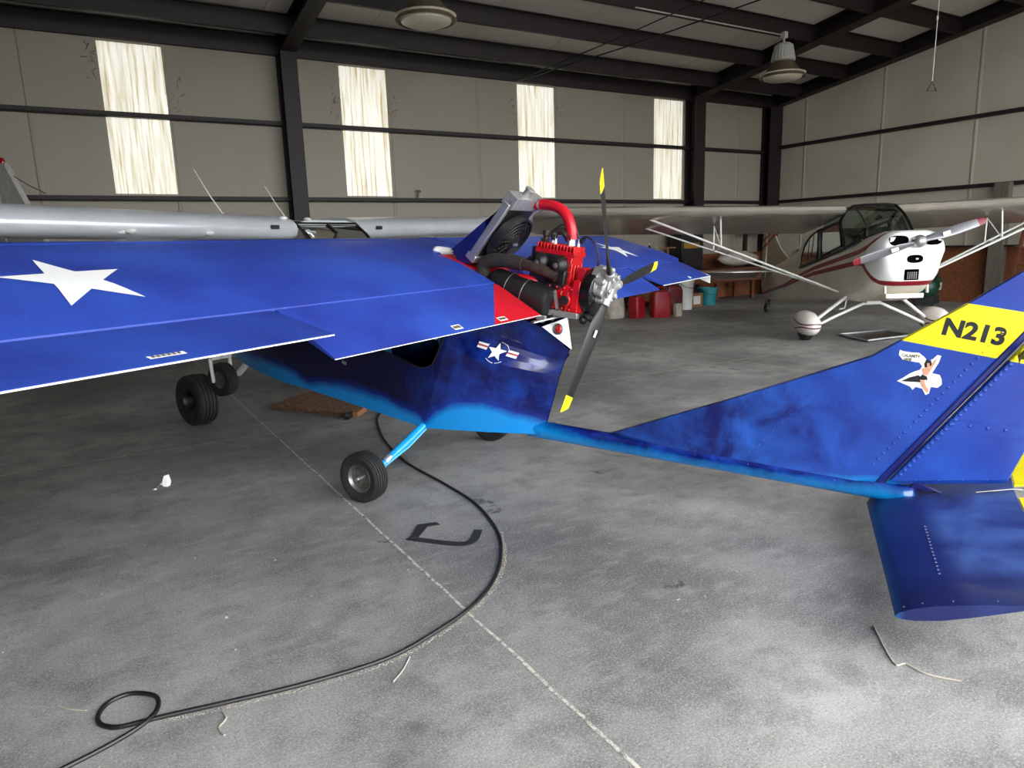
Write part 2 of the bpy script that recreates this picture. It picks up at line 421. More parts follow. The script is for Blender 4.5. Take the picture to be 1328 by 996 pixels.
def thing(name, label, cat, loc=(0, 0, 0), rz=0.0, group=None):
    o = bpy.data.objects.new(name, None); COL.objects.link(o); o.location = loc; o.rotation_euler = (0, 0, rz)
    o.empty_display_size = 0.2
    return tag(o, label, cat, group)
def tag(o, label, cat, group=None):
    o['label'] = label; o['category'] = cat
    if group: o['group'] = group
    return o
def struct(o): o['kind'] = 'structure'; return o
def stuff(o): o['kind'] = 'stuff'; return o
def plabel(o, t): o['label'] = t; return o

def bvh(o):
    me = o.data; return BVHTree.FromPolygons([v.co.copy() for v in me.vertices], [tuple(p.vertices) for p in me.polygons])
def smooth_path(pts, n=6, closed=False):
    P = [Vector(p) for p in pts]; out = []; N = len(P)
    for i in range(N - 1):
        a, b, c, d = P[max(i - 1, 0)], P[i], P[i + 1], P[min(i + 2, N - 1)]
        for k in range(n):
            t = k / n
            out.append(0.5 * ((2 * b) + (c - a) * t + (2 * a - 5 * b + 4 * c - d) * t * t + (3 * b - 3 * c + d - a) * t ** 3))
    out.append(P[-1]); return out

def star_pts(r, rot=0.0, inner=0.40):
    return [(cos(rot + pi / 2 + k * pi / 5) * (r if k % 2 == 0 else r * inner), sin(rot + pi / 2 + k * pi / 5) * (r if k % 2 == 0 else r * inner)) for k in range(10)]

def decal(name, polys, m, parent, place, tree, direction, lift=0.003, cuts=3):
    """flat polygons (u,v) -> laid on a surface hit along `direction`"""
    bm = bmesh.new(); D = Vector(direction)
    for poly in polys:
        tri = tessellate_polygon([[Vector((u, v, 0)) for u, v in poly]])
        vs_ = [bm.verts.new((u, v, 0)) for u, v in poly]
        for t in tri:
            try: bm.faces.new([vs_[i] for i in t])
            except ValueError: pass
    if cuts: bmesh.ops.subdivide_edges(bm, edges=bm.edges[:], cuts=cuts, use_grid_fill=True)
    for v in bm.verts:
        p = Vector(place(v.co.x, v.co.y)); hit = tree.ray_cast(p - D * 0.6, D, 1.5)
        if hit[0] is not None:
            nn = hit[1] if hit[1].dot(D) < 0 else -hit[1]
            v.co = hit[0] + nn * lift
        else: v.co = p
    me = bpy.data.meshes.new(name); bm.to_mesh(me); bm.free(); me.materials.append(m)
    o = bpy.data.objects.new(name, me); COL.objects.link(o); o.parent = parent
    return o

def text_polys(body, size, bold=0.0):
    cu = bpy.data.curves.new('lettering', 'FONT'); cu.body = body; cu.size = size; cu.offset = bold
    cu.fill_mode = 'FRONT'; cu.resolution_u = 4
    ob = bpy.data.objects.new('lettering', cu); COL.objects.link(ob)
    dg = bpy.context.evaluated_depsgraph_get(); me = bpy.data.meshes.new_from_object(ob.evaluated_get(dg))
    V = [(v.co.x, v.co.y) for v in me.vertices]; polys = [[V[i] for i in p.vertices] for p in me.polygons]
    bpy.data.objects.remove(ob); bpy.data.curves.remove(cu); bpy.data.meshes.remove(me)
    return polys

# ================================================================== THE HANGAR
BY, RX, LX, FY = 14.0, 17.3, -14.0, -2.0          # back, right, left walls and door line
SL = 0.1455
def deck(y): return 5.43 + SL * (BY - y)
def under(y): return 5.11 + SL * (BY - y)
struct(MB().box(((LX + RX) / 2, (BY + FY) / 2, -0.1), (RX - LX + 0.6, BY - FY + 0.6, 0.2)).build('floor', MT['floor']))
struct(MB().box((2, -42.4, -0.12), (120, 80, 0.2)).build('ground_apron', MT['apron']))
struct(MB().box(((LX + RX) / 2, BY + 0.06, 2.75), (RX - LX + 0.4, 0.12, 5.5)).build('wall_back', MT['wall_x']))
def gable(x0, x1, name):
    p = [(x0, FY - 0.2, 0), (x0, BY, 0), (x0, BY, deck(BY)), (x0, FY - 0.2, deck(FY - 0.2))]
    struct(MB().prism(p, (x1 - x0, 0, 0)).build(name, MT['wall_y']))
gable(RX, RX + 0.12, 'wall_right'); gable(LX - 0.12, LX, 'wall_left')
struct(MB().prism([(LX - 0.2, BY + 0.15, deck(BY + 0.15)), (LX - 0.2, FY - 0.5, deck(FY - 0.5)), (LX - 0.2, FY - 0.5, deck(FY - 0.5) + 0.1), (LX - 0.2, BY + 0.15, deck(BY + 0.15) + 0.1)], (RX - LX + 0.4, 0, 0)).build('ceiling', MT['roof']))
DX0, DX1, DZ = -1.2, 16.0, 5.6
m = MB().box(((LX + RX) / 2, FY - 0.1, (DZ + deck(FY)) / 2), (RX - LX, 0.15, deck(FY) - DZ)).box(((LX + DX0) / 2, FY - 0.1, DZ / 2), (DX0 - LX, 0.15, DZ)).box(((DX1 + RX) / 2, FY - 0.1, DZ / 2), (RX - DX1, 0.15, DZ))
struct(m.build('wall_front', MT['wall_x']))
# translucent wall panels
for i, (a, b) in enumerate(((-3.39, -2.41), (0.64, 1.60), (4.68, 5.63), (8.71, 9.69), (12.75, 13.72))):
    m = MB(); n = 24
    rr = []
    for k in range(n + 1):
        x = a + (b - a) * k / n; y = BY - 0.012 - 0.008 * abs(sin(k * pi / 4))
        rr.append([(x, y, 2.66), (x, y, 5.08)])
    m.loft(rr, False, False)
    struct(m.build('window_%d' % (i + 1), MT['skylight'], fix=False))
for i, (x, z, n_) in enumerate(((0.55, 4.7, 16), (1.75, 4.2, 12), (4.55, 4.5, 12), (5.75, 4.4, 12), (8.6, 4.6, 8), (9.85, 4.4, 8))):
    rnd = random.Random(40 + i); m = MB()
    for k in range(n_):
        a = Vector((x + rnd.gauss(0, 0.06), BY - 0.006, z + rnd.gauss(0, 0.25)))
        m.tube([a, a + Vector((rnd.uniform(-.04, .04), -0.002, rnd.uniform(-.05, .05))), a + Vector((rnd.uniform(-.06, .06), 0, rnd.uniform(-.09, .02)))], 0.004, 4)
    o = m.build('cobweb', MT['lampbrown']); o['kind'] = 'stuff'; tag(o, 'dirty cobweb wisps on the wall ' + ('left' if i % 2 == 0 else 'right') + ' of the ' + ('first', 'second', 'third')[i // 2] + ' full skylight from the left', 'cobweb')
# girts: bent channels along the walls
def girt(a, b, z, inward, nm):
    m = MB(); iv = Vector(inward); a, b = Vector(a), Vector(b); mid = (a + b) / 2
    m.bar(a + iv * 0.075 + Vector((0, 0, z)), b + iv * 0.075 + Vector((0, 0, z)), 0.15, 0.012)
    m.bar(a + iv * 0.144 + Vector((0, 0, z + 0.035)), b + iv * 0.144 + Vector((0, 0, z + 0.035)), 0.012, 0.075)
    struct(m.build(nm, MT['steel']))
girt((LX, BY, 0), (RX, BY, 0), 2.545, (0, -1, 0), 'wall_girt')
girt((LX, BY, 0), (RX, BY, 0), 3.90, (0, -1, 0), 'wall_girt')
girt((RX, FY, 0), (RX, BY, 0), 2.545, (-1, 0, 0), 'wall_girt')
girt((RX, FY, 0), (RX, BY, 0), 4.03, (-1, 0, 0), 'wall_girt')
# columns and rafters
def column(x, w, d=0.38):
    m = MB(); y1 = BY - 0.01; y0 = BY - d
    m.box((x, y0, 2.58), (w, 0.02, 5.16)).box((x, y1 - 0.02, 2.58), (w, 0.02, 5.16)).box((x, (y0 + y1) / 2, 2.58), (0.02, d, 5.16))
    m.box((x, y0 + 0.02, 0.02), (w + 0.1, 0.3, 0.04))
    struct(m.build('column', MT['steel']))
def rafter(x, w, drop=0.02):
    m = MB()
    for off, h in ((under(BY) - drop, 0.025), (deck(BY) - 0.03, 0.025)):
        z0 = off; p = [(x - w / 2, BY - 0.02, z0), (x - w / 2, FY, z0 + SL * (BY - FY)), (x - w / 2, FY, z0 + h + SL * (BY - FY)), (x - w / 2, BY - 0.02, z0 + h)]
        m.prism(p, (w, 0, 0))
    p = [(x - 0.01, BY - 0.02, under(BY) - drop), (x - 0.01, FY, under(FY) - drop), (x - 0.01, FY, deck(FY) - 0.02), (x - 0.01, BY - 0.02, deck(BY) - 0.02)]
    m.prism(p, (0.02, 0, 0))
    struct(m.build('roof_rafter', MT['steel']))
for x, w in ((-6.6, 0.29), (3.65, 0.29), (14.0, 0.34)):
    column(x, w); rafter(x, w)
column(17.0, 0.5, 0.3); rafter(17.12, 0.3, 0.0)
# purlins: deep Z sections
for y in (13.9, 13.0, 11.67, 10.33, 9.0, 7.67, 6.33, 5.0, 3.67, 2.33, 1.0, -0.33, -1.6):
    m = MB(); zb, zt = under(y), deck(y); xm = (LX + RX) / 2; L = RX - LX
    m.box((xm, y, (zb + zt) / 2), (L, 0.016, zt - zb)).box((xm, y + 0.035, zb + 0.008), (L, 0.07, 0.016)).box((xm, y - 0.035, zt - 0.02), (L, 0.07, 0.016)).box((xm, y + 0.066, zb + 0.02), (L, 0.012, 0.03))
    struct(m.build('roof_purlin', MT['steel']))
# crossed brace rods under the roof
for a, b in (((8.72, 13.7, 5.16), (11.2, 6.0, 6.25)), ((8.80, 13.7, 5.14), (13.8, 6.0, 6.25))):
    pass
br = MB().tube([(8.72, 13.85, 5.14), (9.80, 11.6, 5.40), (11.2, 8.6, 5.84)], 0.014, 6)
struct(br.build('roof_brace', MT['black']))
br = MB().tube([(8.62, 13.85, 5.12), (9.28, 11.6, 5.40), (10.15, 8.6, 5.84)], 0.012, 6)
struct(br.build('roof_brace', MT['black']))
# strand board wainscot along the right and back walls
struct(MB().box((17.22, 7.0, 0.62), (0.03, 12.0, 1.24)).build('wainscot_board', MT['osb']))
struct(MB().box((13.2, 13.9, 0.60), (7.2, 0.03, 1.20)).build('wainscot_board', MT['osb']))
struct(MB().box((17.08, 8.9, 1.265), (0.26, 2.9, 0.04)).build('wall_ledge', MT['black']))

# ================================================================== BLUE PUSHER AIRPLANE
TIT = thing('blue_airplane', 'royal blue pusher light airplane with a red engine sitting back on its tail', 'airplane', (2.068, 4.588, 0), math.asin(0.481))
prof = [(-0.71, 1.372), (-0.58, 1.442), (-0.452, 1.500), (-0.34, 1.538), (-0.229, 1.571), (-0.13, 1.602), (-0.028, 1.63), (0.10, 1.660), (0.22, 1.675), (0.33, 1.672), (0.41, 1.650), (0.46, 1.612), (0.475, 1.575),
        (0.45, 1.545), (0.38, 1.518), (0.2, 1.475), (-0.1, 1.42), (-0.4, 1.375), (-0.71, 1.335)]
def wing_half(sg):
    m = MB(); xs = [0.25] + [0.25 + (3.6 - 0.25) * k / 16 for k in range(1, 17)]
    rings = [[(sg * x, y, z) for y, z in prof] for x in xs]
    tip = [(sg * 3.63, y * 0.97 - 0.01, 1.49 + (z - 1.49) * 0.75) for y, z in prof]
    m.loft(rings + [tip], True, True)
    # rib rivet dots
    for k in range(4, 16, 3):
        for j in range(0, 9):
            y, z = prof[j]; y2, z2 = prof[j + 1]
            m.dome((sg * xs[k], (y + y2) / 2, (z + z2) / 2 - 0.001), (0, -0.4, 1), 0.005, 0.4)
    w = m.build('wing', MT['wing'], TIT)
    # seam tape along the main spar
    t = MB().loft([[(sg * x, y, z) for y, z in ((0.155, 1.6695), (0.15, 1.6715), (0.10, 1.6625), (0.095, 1.6585))] for x in (0.27, 3.6)], True, True)
    t.build('spar_tape', MT['wing'], w)
    return w
def surface(sg, x0, x1, y0, z0, y1, z1, t0, nm, m, edge=True, ew=0.005):
    q = MB(); n = 8; rings = []
    d = Vector((0, y1 - y0, z1 - z0)).normalized(); nn = Vector((0, d.z, -d.y)) * -1
    if nn.z < 0: nn = -nn
    for k in range(n + 1):
        x = sg * (x0 + (x1 - x0) * k / n)
        a = Vector((x, y0, z0)); b = Vector((x, y1, z1))
        rings.append([a - d * 0.012 - nn * t0 * 0.5, a, a + d * 0.08 + nn * t0 * 0.12, b, b - nn * 0.008, a + d * 0.08 - nn * t0, a - nn * t0])
    q.loft(rings, True, True)
    o = q.build(nm, m, TIT, 25)
    if edge:
        e = MB(); xa, xb = sg * x0, sg * x1
        e.bar(Vector((xa, y1, z1 - 0.004)) + d * 0.002, Vector((xb, y1, z1 - 0.004)) + d * 0.002, 0.004, ew)
        plabel(e.build('trailing_edge', MT['decalwhite'], o), 'bare pale trailing edge strip')
    return o
WG = {}
for sg in (-1, 1):
    WG[sg] = wing_half(sg)
    f = surface(sg, 0.25, 2.0, -0.722, 1.366, -1.03, 1.180, 0.03, 'flap', MT['flap'], edge=(sg < 0), ew=0.003)
    if sg < 0: a = surface(sg, 2.03, 3.58, -0.722, 1.366, -1.065, 1.283, 0.03, 'aileron', MT['wing'])
    else:
        a = surface(sg, 2.03, 3.58, -0.722, 1.368, -1.055, 1.215, 0.03, 'aileron', MT['wing'])
        MB().prism([(3.585, -0.80, 1.33), (3.585, -1.06, 1.215), (3.585, -1.06, 1.135), (3.585, -0.9, 1.20)], (0.008, 0, 0)).build('end_plate', MT['white'], a)
    tree = bvh(WG[sg])
    st = decal('star', [star_pts(0.235, -0.06 * sg, 0.40)], MT['decalwhite'], WG[sg], lambda u, v, s=sg: (s * 2.605 + u, -0.378 + v, 1.6), tree, (0, 0, -1), 0.003, 3)
    plabel(st, 'white five-pointed star')
    ft = bvh(f); at = bvh(a)
    def placard(nm, par, tr, cx, cy, w, h, ang, lines=True):
        ca, sa = cos(ang), sin(ang)
        pl = lambda u, v: (cx + u * ca - v * sa, cy + u * sa + v * ca, 1.4)
        d = decal(nm, [[(-w / 2, -h / 2), (w / 2, -h / 2), (w / 2, h / 2), (-w / 2, h / 2)]], MT['decalwhite'], par, pl, tr, (0, 0, -1), 0.002, 1)
        if lines:
            decal('placard_print', [[(w * (-0.42 + 0.14 * k), -h * 0.28), (w * (-0.42 + 0.14 * k + 0.09), -h * 0.28), (w * (-0.42 + 0.14 * k + 0.09), h * 0.28), (w * (-0.42 + 0.14 * k), h * 0.28)] for k in range(6)],
                  MT['lampbrown'], d if par.parent is None else par, pl, tr, (0, 0, -1), 0.004, 0)
    if sg < 0:
        placard('placard', a, at, -2.70, -1.015, 0.125, 0.024, 0.0)
        placard('placard', f, ft, -1.10, -1.00, 0.075, 0.032, 0.0)
        placard('placard', f, ft, -0.66, -1.005, 0.085, 0.03, 0.0)
    else:
        placard('placard', f, ft, 0.72, -0.98, 0.08, 0.05, 0.0, False)
        placard('placard', a, at, 2.95, -1.02, 0.06, 0.03, 0.0, False)
# centre section with the red deck between the wings
m = MB(); rings = []
for x in (-0.25, -0.08, 0.08, 0.25):
    rings.append([(x, y, z - 0.004) for y, z in prof[4:]][:9] + [(x, y, z) for y, z in prof[13:17]] + [(x, -0.20, 1.40)])
m.loft(rings, True, True); m.build('centre_section', MT['wing'], TIT)
m = MB(); rings = []
for x in (-0.248, 0.248):
    rings.append([(x, -0.28, 1.552), (x, -0.42, 1.508), (x, -0.52, 1.44), (x, -0.66, 1.26), (x, -0.93, 1.16), (x, -0.93, 1.145), (x, -0.66, 1.24), (x, -0.30, 1.36)])
m.loft(rings, True, True); plabel(m.build('engine_deck', MT['red'], TIT, 20), 'red engine deck between the wings')
# white vent blister on the left wing root
m = MB(); rings = []
for k in range(9):
    t = k / 8; y = -0.19 - 0.06 * t; x = -0.17 + 0.15 * t; w = 0.032 * sqrt(max(0.02, 1 - (2 * t - 1) ** 4)); h = 0.03 * sqrt(max(0.02, 1 - (2 * t - 1) ** 4))
    c = Vector((x - 0.0, y, 1.585 - 0.022 * t))
    rings.append([c + Vector((0.35 * w * cos(a), 0.94 * w * cos(a), h * sin(a))) for a in [2 * pi * q / 10 for q in range(10)]])
m.loft(rings); plabel(m.build('vent_blister', MT['white'], TIT, 60), 'white streamlined blister')

# fuselage
CA = [(-0.30, -0.126, 0.385), (-0.30, -0.17, 0.50), (-0.30, -0.25, 0.71), (-0.30, -0.335, 0.93), (-0.30, -0.40, 1.09), (-0.30, -0.447, 1.22), (-0.30, -0.478, 1.30)]
RB = [(-0.055, -0.88, 0.362), (-0.012, -0.932, 0.45), (-0.006, -0.982, 0.60), (-0.006, -1.03, 0.755), (-0.006, -1.064, 0.845), (-0.006, -1.10, 0.93), (-0.19, -1.0, 1.10)]
BUL = [0.0, 0.0, -0.022, 0.040, -0.022, 0.045, 0.0]
m = MB(); rows = []
for A, B, b in zip(CA, RB, BUL):
    A, B = Vector(A), Vector(B); row = []
    for k in range(13):
        u = k / 12; p = A.lerp(B, u); p += Vector((-0.80, -0.6, 0)) * (b + 0.02) * sin(pi * u)
        row.append(p)
    rows.append(row)
fine = []
for k in range(13):
    fine.append(smooth_path([r[k] for r in rows], 3))
m.loft(fine, False, False)
# forward side with its window opening
sill = [(0.62, 1.00), (0.30, 0.94), (0.133, 0.891), (-0.10, 0.815), (-0.16, 0.808), (-0.215, 0.825), (-0.25, 0.86), (-0.345, 1.03), (-0.415, 1.2), (0.5, 1.2)]
outer = [(p[1], p[2]) for p in CA] + [(0.4, 1.32), (0.95, 1.28), (0.95, 0.572), (0.4, 0.477)]
m.sheet([(-0.30, y, z) for y, z in outer], [[(-0.30, y, z) for y, z in sill]])
# nose
NS = [(0.95, 0.30, 0.572, 1.28), (1.2, 0.29, 0.602, 1.12), (1.41, 0.262, 0.632, 1.00), (1.7, 0.195, 0.676, 0.93), (1.96, 0.115, 0.715, 0.88), (2.12, 0.05, 0.75, 0.84)]
m.loft([[(-w, y, zb), (-w, y, zt - 0.12 * min(1, w * 3)), (-w * 0.7, y, zt - 0.02), (0, y, zt)] for y, w, zb, zt in NS], False, False)
m.mirror()
# belly
bel = [(2.12, 0.05, 0.75), (1.96, 0.115, 0.715), (1.7, 0.195, 0.676), (1.41, 0.262, 0.632), (1.2, 0.29, 0.602), (0.95, 0.30, 0.572), (0.4, 0.30, 0.477), (-0.126, 0.30, 0.385), (-0.5, 0.185, 0.374), (-0.90, 0.055, 0.362)]
m.loft([[(-w, y, z), (-w * 0.5, y, z - 0.012), (w * 0.5, y, z - 0.012), (w, y, z)] for y, w, z in bel], False, False)
m.loft([[(-0.3, -0.478, 1.30), (0.3, -0.478, 1.30)], [(-0.3, 0.4, 1.32), (0.3, 0.4, 1.32)], [(-0.3, 0.95, 1.28), (0.3, 0.95, 1.28)]], False, False)
FUS = m.build('fuselage', MT['fuselage'], TIT, 12, fix=True)
for e in FUS.data.edges:
    a, b = (FUS.data.vertices[i].co for i in e.vertices)
    if all(abs(abs(q.x) - 0.30) < 2e-3 and abs(q.y - (-0.126 - 0.3847 * (q.z - 0.385))) < 0.012 for q in (a, b)): e.use_edge_sharp = True
# window frame, cockpit seat
fr = MB().tube(smooth_path([(-0.303, y, z) for y, z in sill] + [(-0.303, sill[0][0], sill[0][1])], 3), 0.006, 6)
fr.build('window_frame', MT['black'], FUS)
m = MB().box((0, -0.05, 0.62), (0.4, 0.45, 0.14)).box((0, -0.28, 0.88), (0.4, 0.1, 0.5), Matrix.Rotation(radians(-15), 3, 'X')).box((0, 0.9, 0.8), (0.4, 0.45, 0.14)).box((0, 0.62, 1.0), (0.4, 0.1, 0.46), Matrix.Rotation(radians(-15), 3, 'X'))
m.build('seat', MT['cyan'], TIT, bevel=0.02)
m = MB().bar((0, -0.13, 0.52), (0, -0.40, 1.26), 0.57, 0.012).box((0, 0.42, 0.56), (0.56, 0.9, 0.02), Matrix.Rotation(radians(10), 3, 'X'))
m.build('cockpit_lining', MT['black'], FUS)
m = MB().tube(smooth_path([(-0.12, 0.12, 0.98), (-0.13, 0.13, 1.10), (-0.10, 0.16, 1.16), (-0.02, 0.16, 1.12), (0.0, 0.16, 1.0)]), 0.012, 8)
m.ball((-0.12, 0.12, 0.97), 0.035)
m.build('control_grip', MT['alu'], TIT)
# windshield
m = MB().loft([[(-0.31, 0.42, 1.34), (-0.15, 0.45, 1.45), (0.15, 0.45, 1.45), (0.31, 0.42, 1.34)], [(-0.30, 1.25, 1.09), (-0.15, 1.35, 1.09), (0.15, 1.35, 1.09), (0.30, 1.25, 1.09)]], False, False)
m.build('windshield', MT['glass_clear'], TIT, fix=False)
# roundel on the left side, small data plate
ft = bvh(FUS)
ang = radians(-19)
def side_place(cy, cz, a=ang):
    return lambda u, v: (-0.5, cy - (u * cos(a) - v * sin(a)), cz + u * sin(a) + v * cos(a))
pl = side_place(-0.675, 0.924)
decal('roundel_star', [star_pts(0.058, 0.05, 0.42)], MT['decalwhite'], FUS, pl, ft, (1, 0, 0), 0.004, 2)
bars = [[(-0.125, y0), (-0.062, y0), (-0.062, y0 + 0.014), (-0.125, y0 + 0.014)] for y0 in (-0.006, 0.018)]
bars += [[(-b[0], b[1]) for b in reversed(q)] for q in [list(z) for z in bars]]
for q in bars: decal('roundel_bar', [q], MT['decalwhite'], FUS, pl, ft, (1, 0, 0), 0.004, 1)
rb = [[(-0.125, 0.0082), (-0.062, 0.0082), (-0.062, 0.0178), (-0.125, 0.0178)], [(0.062, 0.0082), (0.125, 0.0082), (0.125, 0.0178), (0.062, 0.0178)]]
for q in rb: decal('roundel_stripe', [q], MT['decalred'], FUS, pl, ft, (1, 0, 0), 0.004, 1)
for a0, a1 in ((25, 85), (-75, -40), (-130, -85), (150, 170)):
    ring = []
    for k in range(6):
        b0 = radians(a0 + (a1 - a0) * k / 6); b1 = radians(a0 + (a1 - a0) * (k + 1) / 6)
        ring.append([(0.068 * cos(b0), 0.068 * sin(b0)), (0.071 * cos(b0), 0.071 * sin(b0)), (0.071 * cos(b1), 0.071 * sin(b1)), (0.068 * cos(b1), 0.068 * sin(b1))])
    decal('roundel_arc', ring, MT['decalwhite'], FUS, pl, ft, (1, 0, 0), 0.004, 0)
decal('data_plate', [[(-0.022, -0.012), (0.022, -0.012), (0.022, 0.012), (-0.022, 0.012)]], MT['alu'], FUS, side_place(0.56, 0.80), ft, (1, 0, 0), 0.003, 0)
# tail closing plate with the red lamp
m = MB(); pp = [(0, -1.112, 0.935), (0.0, -1.085, 1.137), (-0.19, -1.003, 1.098)]
m.prism(pp, (0.0, -0.006, 0.0)); m.prism([(-x, y, z) for x, y, z in pp], (0, -0.006, 0))
pt = m.build('tail_plate', MT['alu'], TIT, fix=True)
nrm = (Vector(pp[1]) - Vector(pp[0])).cross(Vector(pp[2]) - Vector(pp[0])).normalized()
if nrm.y > 0: nrm = -nrm
lc = Vector((-0.085, -1.062, 1.072)) + nrm * 0.004
m = MB().lathe([(0.036, 0), (0.036, 0.006), (0.028, 0.008)], lc, nrm, 20); lo = m.build('lamp_bezel', MT['black'], pt)
MB().lathe([(0.027, 0.006), (0.022, 0.016), (0.0, 0.02)], lc, nrm, 20).build('tail_lamp', MT['redlens'], pt)
# engine bed rails
m = MB().bar((-0.21, -0.95, 1.125), (0.02, -1.12, 1.165), 0.05, 0.012).bar((0.21, -0.95, 1.125), (-0.02, -1.12, 1.165), 0.05, 0.012)
for x, y, z in ((-0.16, -0.99, 1.15), (-0.10, -1.03, 1.16), (-0.04, -1.07, 1.175), (0.1, -1.03, 1.16)):
    m.box((x, y, z), (0.03, 0.05, 0.05), Matrix.Rotation(0.6, 3, 'X'))
    m.lathe([(0.009, 0), (0.009, 0.02)], (x - 0.02, y, z + 0.01), (0, 0, 1), 6)
m.bar((-0.12, -0.75, 1.22), (-0.12, -1.22, 1.16), 0.035, 0.035).bar((0.12, -0.75, 1.22), (0.12, -1.22, 1.16), 0.035, 0.035)
m.build('engine_bed', MT['alu'], TIT, bevel=0.003)

# tail boom
m = MB(); P0, P1 = Vector((0, -0.80, 0.385)), Vector((0, -3.07, 0.258))
m.tube([P0.lerp(P1, k / 30) for k in range(31)], [0.060 - 0.010 * k / 30 for k in range(31)], 24)
for t in (0.045, 0.075): m.tube([P0.lerp(P1, t), P0.lerp(P1, t + 0.004)], 0.0615, 24)
m.lathe([(0.051, 0), (0.051, 0.05), (0.046, 0.055)], P1 + Vector((0, 0.06, 0.004)), P1 - P0, 24)
for k in range(7, 30, 2):
    c = P0.lerp(P1, k / 30)
    for a in (2.6, 3.5): m.dome(c + Vector((cos(a), 0, sin(a))) * (0.0595 - 0.010 * k / 30), (cos(a), 0, sin(a)), 0.005)
m.build('tail_boom', MT['fuselage'], TIT, 50)
m = MB().prism([(-0.02, -3.05, 0.30), (-0.02, -3.19, 0.30), (-0.02, -3.06, 0.345)], (0.04, 0, 0)); m.bar((0, -3.02, 0.255), (0, -3.14, 0.235), 0.03, 0.05)
m.lathe([(0.012, 0), (0.012, 0.03)], (-0.03, -3.1, 0.245), (-1, 0, 0), 8)
m.build('hinge_bracket', MT['navy'], TIT, bevel=0.003)
# fin
finP = [(-1.36, 0.405), (-2.10, 0.69), (-2.827, 0.985), (-3.224, 1.262), (-3.43, 1.416), (-3.74, 1.66), (-3.82, 1.66), (-3.455, 1.127), (-3.342, 0.965), (-2.885, 0.305), (-2.75, 0.27), (-1.9, 0.305)]
def thick_panel(poly, t, nm, m, rim=0.012, ridges=()):
    """panel in the symmetry plane, slightly lens-shaped"""
    q = MB(); cy = sum(p[0] for p in poly) / len(poly); cz = sum(p[1] for p in poly) / len(poly)
    ins = [(p[0] + (cy - p[0]) * 0.05, p[1] + (cz - p[1]) * 0.05) for p in poly]
    q.loft([[(-t, y, z) for y, z in ins], [(-t * 0.45, y, z) for y, z in poly], [(t * 0.45, y, z) for y, z in poly], [(t, y, z) for y, z in ins]], True, False)
    q.sheet([(-t, y, z) for y, z in ins]); q.sheet([(t, y, z) for y, z in ins])
    return q
fp = thick_panel(finP, 0.034, 'fin', None)
def rivrow(q, a, b, n, x, r=0.007):
    for k in range(n):
        t = (k + 0.5) / n; c = (x, a[0] + (b[0] - a[0]) * t, a[1] + (b[1] - a[1]) * t)
        q.dome(c, (-1, 0, 0), r)
rivrow(fp, (-2.72, 0.93), (-2.18, 0.33), 22, -0.0335, 0.0065)
rivrow(fp, (-2.86, 0.40), (-3.38, 1.14), 24, -0.0335, 0.009)
rivrow(fp, (-2.62, 0.86), (-2.10, 0.36), 9, -0.0335, 0.003)
FIN = fp.build('fin', MT['fin'], TIT, 20)
# hinge tube between fin and rudder
MB().tube([(0, -2.885, 0.295), (0, -3.8, 1.625)], 0.026, 12).build('rudder_hinge', MT['navy'], FIN)
rudP = [(-2.935, 0.315), (-2.96, 0.31), (-3.452, 0.388), (-3.51, 0.56), (-3.62, 0.82), (-3.78, 1.15), (-4.0, 1.6), (-3.86, 1.63), (-3.40, 0.985)]
rp = thick_panel(rudP, 0.030, 'rudder', None)
rivrow(rp, (-2.99, 0.36), (-3.46, 1.04), 26, -0.0295, 0.011)
rivrow(rp, (-3.17, 0.665), (-3.46, 0.655), 4, -0.0295, 0.010)
rivrow(rp, (-3.02, 0.345), (-3.42, 0.405), 4, -0.0295, 0.006)
rp.bar((-0.031, -3.16, 0.625), (-0.031, -3.49, 0.617), 0.002, 0.002).bar((-0.031, -3.16, 0.690), (-0.031, -3.50, 0.682), 0.002, 0.002)
RUD = rp.build('rudder', MT['fin'], TIT, 20)
for poly, par, (y0, z0), txt, sz in (((), FIN, (-3.122, 1.114), 'N213', 0.112), ((), RUD, (-3.432, 1.052), 'J', 0.113)):
    tr = bvh(par); a = radians(-10.5); sy = 1.0
    def pl2(u, v, y0=y0, z0=z0, a=a): return (-0.3, y0 - (u * cos(a) - v * sin(a)), z0 + u * sin(a) + v * cos(a))
    d = decal('registration', [[(x * 1.03, y) for x, y in q] for q in text_polys(txt, sz, 0.0045)], MT['decalblack'], par, pl2, tr, (1, 0, 0), 0.002, 0)
    plabel(d, 'black registration lettering')
# nose-art sticker: a generic waving rider on a bomb below a two-line banner
tr = bvh(FIN)
def art(nm, polys, m, lift, cuts=1): return decal(nm, polys, m, FIN, lambda u, v: (-0.3, -2.945 - u * 0.205, 0.785 + v * 0.225), tr, (1, 0, 0), lift, cuts)
out = [(0.03, 0.36), (0.16, 0.44), (0.30, 0.55), (0.40, 0.60), (0.50, 0.64), (0.54, 0.72), (0.48, 0.80), (0.30, 0.82), (0.12, 0.85), (0.03, 0.95), (0.04, 1.07), (0.12, 1.04), (0.30, 1.02), (0.45, 1.02), (0.56, 0.94), (0.66, 0.84), (0.76, 0.90), (0.84, 0.99), (0.92, 0.97), (0.88, 0.82), (0.80, 0.66), (0.76, 0.58), (0.92, 0.55), (0.97, 0.45), (0.98, 0.34), (0.90, 0.26), (0.76, 0.27), (0.73, 0.12), (0.66, 0.08), (0.58, 0.22), (0.44, 0.25), (0.38, 0.18), (0.32, 0.25), (0.16, 0.31)]
art('sticker', [out], MT['decalwhite'], 0.002)
art('sticker_bomb', [[(0.12, 0.36), (0.30, 0.46), (0.48, 0.52), (0.62, 0.42), (0.52, 0.36)]], MT['decalblack'], 0.0035)
